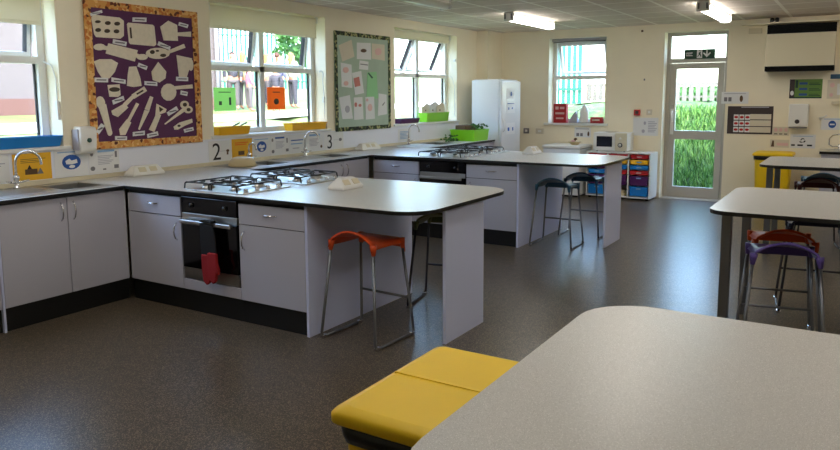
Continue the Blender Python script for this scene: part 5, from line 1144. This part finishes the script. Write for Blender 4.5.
# children in the yard
def person(x, y, rz, h, hair, top, legs, label, skirt=None, longhair=True):
    t = thing('person', label, 'person', (x, y, gz(x, y)), 'children standing in the yard'); z0 = gz(x, y); s = h/1.55
    Rm = Matrix.Translation((x, y, z0)) @ Matrix.Rotation(rz, 4, 'Z') @ Matrix.Scale(s, 4)
    def skin(name, pts, edges, rad, matn, par, sub=1):
        me = bpy.data.meshes.new(name); me.from_pydata([Rm @ Vector(p) - ORG[t.name] for p in pts], edges, []); me.materials.append(M[matn])
        o = bpy.data.objects.new(name, me); COL.objects.link(o); o.parent = par; ORG[o.name] = ORG[t.name]
        sk = o.modifiers.new('skin', 'SKIN'); sk.use_smooth_shade = True
        lay = me.skin_vertices[0].data if me.skin_vertices else None
        if lay is None:
            bm_ = bmesh.new(); bm_.from_mesh(me); bm_.verts.layers.skin.verify(); bm_.to_mesh(me); bm_.free(); lay = me.skin_vertices[0].data
        for i, r in enumerate(rad): lay[i].radius = (r*s, r*s) if not isinstance(r, tuple) else (r[0]*s, r[1]*s); lay[i].use_root = (i == 0)
        su = o.modifiers.new('sub', 'SUBSURF'); su.levels = sub; su.render_levels = sub
        return o
    P = [(0, 0, .80), (0, 0, 1.0), (0, 0, 1.20), (0, 0, 1.29), (0, .01, 1.35), (0, 0, 1.45), (.09, 0, .74), (.095, .01, .42), (.10, 0, .07), (.10, -.12, .035), (-.09, 0, .74), (-.095, .01, .42), (-.10, 0, .07), (-.10, -.12, .035),
         (.15, 0, 1.20), (.21, .01, .98), (.20, -.09, .80), (.20, -.12, .72), (-.15, 0, 1.20), (-.21, .01, .98), (-.20, -.09, .80), (-.20, -.12, .72)]
    E_ = [(0, 1), (1, 2), (2, 3), (3, 4), (4, 5), (0, 6), (6, 7), (7, 8), (8, 9), (0, 10), (10, 11), (11, 12), (12, 13), (2, 14), (14, 15), (15, 16), (16, 17), (2, 18), (18, 19), (19, 20), (20, 21)]
    Rr = [(.12, .09), (.10, .08), (.13, .09), .05, (.075, .085), (.07, .085), .075, .05, .035, .03, .075, .05, .035, .03, .05, .036, .028, .03, .05, .036, .028, .03]
    b = skin('body', P, E_, Rr, 'skin', t, 2)
    skin('coat', [(0, 0, .78), (0, 0, .98), (0, 0, 1.19), (0, 0, 1.26), (.16, 0, 1.19), (.215, .01, .98), (.205, -.085, .82), (-.16, 0, 1.19), (-.215, .01, .98), (-.205, -.085, .82)], [(0, 1), (1, 2), (2, 3), (2, 4), (4, 5), (5, 6), (2, 7), (7, 8), (8, 9)], [(.15, .12), (.135, .11), (.15, .11), .07, .065, .052, .045, .065, .052, .045], top, b, 2)
    skin('trousers', [(0, 0, .80), (.09, 0, .72), (.095, .01, .42), (.10, 0, .09), (-.09, 0, .72), (-.095, .01, .42), (-.10, 0, .09)], [(0, 1), (1, 2), (2, 3), (0, 4), (4, 5), (5, 6)], [(.13, .10), .09, .065, .05, .09, .065, .05], legs, b, 2)
    hp = [(0, .02, 1.50), (0, .055, 1.42)] + ([(0, .075, 1.30), (0, .08, 1.18)] if longhair else [(0, .07, 1.36)])
    skin('hair', hp, [(i, i+1) for i in range(len(hp)-1)], [(.075, .085), (.085, .075)] + ([(.075, .05), (.05, .03)] if longhair else [(.06, .05)]), hair, b, 2)
    return t
M['hair_blonde'] = mat('hair_blonde', (146, 108, 58), 0.7); M['hair_brown'] = mat('hair_brown', (72, 40, 26), 0.7); M['skin'] = mat('skin', (164, 112, 88), 0.6)
M['kidwhite'] = mat('white_cotton', (168, 160, 152), .8); M['kidpink'] = mat('mauve_coat', (140, 92, 112), .8); M['kidblue'] = mat('grey_blue_coat', (88, 88, 116), .8); M['kiddark'] = mat('dark_coat', (52, 50, 58), .8); M['kidgrey'] = mat('grey_trousers', (76, 70, 72), .8); M['kidcream'] = mat('cream_jumper', (168, 146, 104), .8)
person(-8.0, 11.08, .8, 1.50, 'hair_dark', 'kiddark', 'kidgrey', 'dark-haired person in a dark coat, leftmost in the yard group', longhair=False)
person(-8.0, 11.45, 3.4, 1.50, 'hair_blonde', 'kidcream', 'kidgrey', 'blonde person in a cream top beside the dark-coated one in the yard')
person(-7.45, 11.1, 2.6, 1.20, 'hair_brown', 'kidpink', 'kidgrey', 'shorter person in a mauve coat before the blonde cream-topped one in the yard')
person(-8.0, 12.35, 2.3, 1.50, 'hair_blonde', 'kidwhite', 'kidgrey', 'blonde person in a white top at the middle of the yard group')
person(-8.1, 12.85, 3.0, 1.55, 'hair_brown', 'kidblue', 'kiddark', 'brown-haired person in a grey-blue top in the yard group', longhair=False)
person(-7.1, 11.65, 3.6, 1.15, 'hair_dark', 'kiddark', 'kidgrey', 'short dark-haired person in front of the yard group', longhair=False)
person(-8.0, 13.3, 2.9, 1.58, 'hair_blonde', 'kidwhite', 'kiddark', 'tall blonde person in a white top, rightmost in the yard group')
person(-8.7, 13.1, 1.3, 1.50, 'hair_brown', 'kidpink', 'kiddark', 'brown-haired person in a mauve coat behind the white-topped ones in the yard')
# trees beyond the yard
def tree(x, y, h, r, label, seed, n=900):
    random.seed(seed); z = gz(x, y); t = thing('tree', label, 'tree', (x, y, z))
    m = MB(); m.tube([(x, y, z-.1), (x+.05, y, z+h*.3), (x-.05, y+.05, z+h*.55)], [r*.1, r*.07, r*.04], 8)
    for k in range(5): a = k*1.26; m.tube([(x, y, z+h*.35), (x+r*.5*math.cos(a), y+r*.5*math.sin(a), z+h*.65)], [r*.05, r*.015], 6)
    obj('trunk', m, 'bark', t); m = MB()
    for i in range(n):
        a = random.uniform(0, 2*PI); b = math.acos(random.uniform(-1, 1)); q = r*random.uniform(.55, 1)**.6*(1+.2*math.sin(a*5+b*3))
        c = Vector((x+q*math.sin(b)*math.cos(a), y+q*math.sin(b)*math.sin(a), z+h*.62+q*.75*math.cos(b))); s_ = r*.11
        u = Vector((random.uniform(-1, 1), random.uniform(-1, 1), random.uniform(-1, 1))).normalized(); v = u.cross(Vector((random.uniform(-1, 1), .3, random.uniform(-1, 1)))).normalized()
        m.quad(c-u*s_, c-v*s_*.6, c+u*s_, c+v*s_*.6)
    obj('foliage', m, 'leaf', t)
tree(-10.7, 17.3, 3.3, 1.2, 'leafy tree at the right of the yard beyond the middle side window', 4)
tree(-40, 86, 6, 4.5, 'distant tree on the lawn horizon beyond the farthest side window', 5, 500)
tree(-30, 78, 4.5, 4.0, 'low distant bush-like tree beyond the farthest side window', 6, 500)
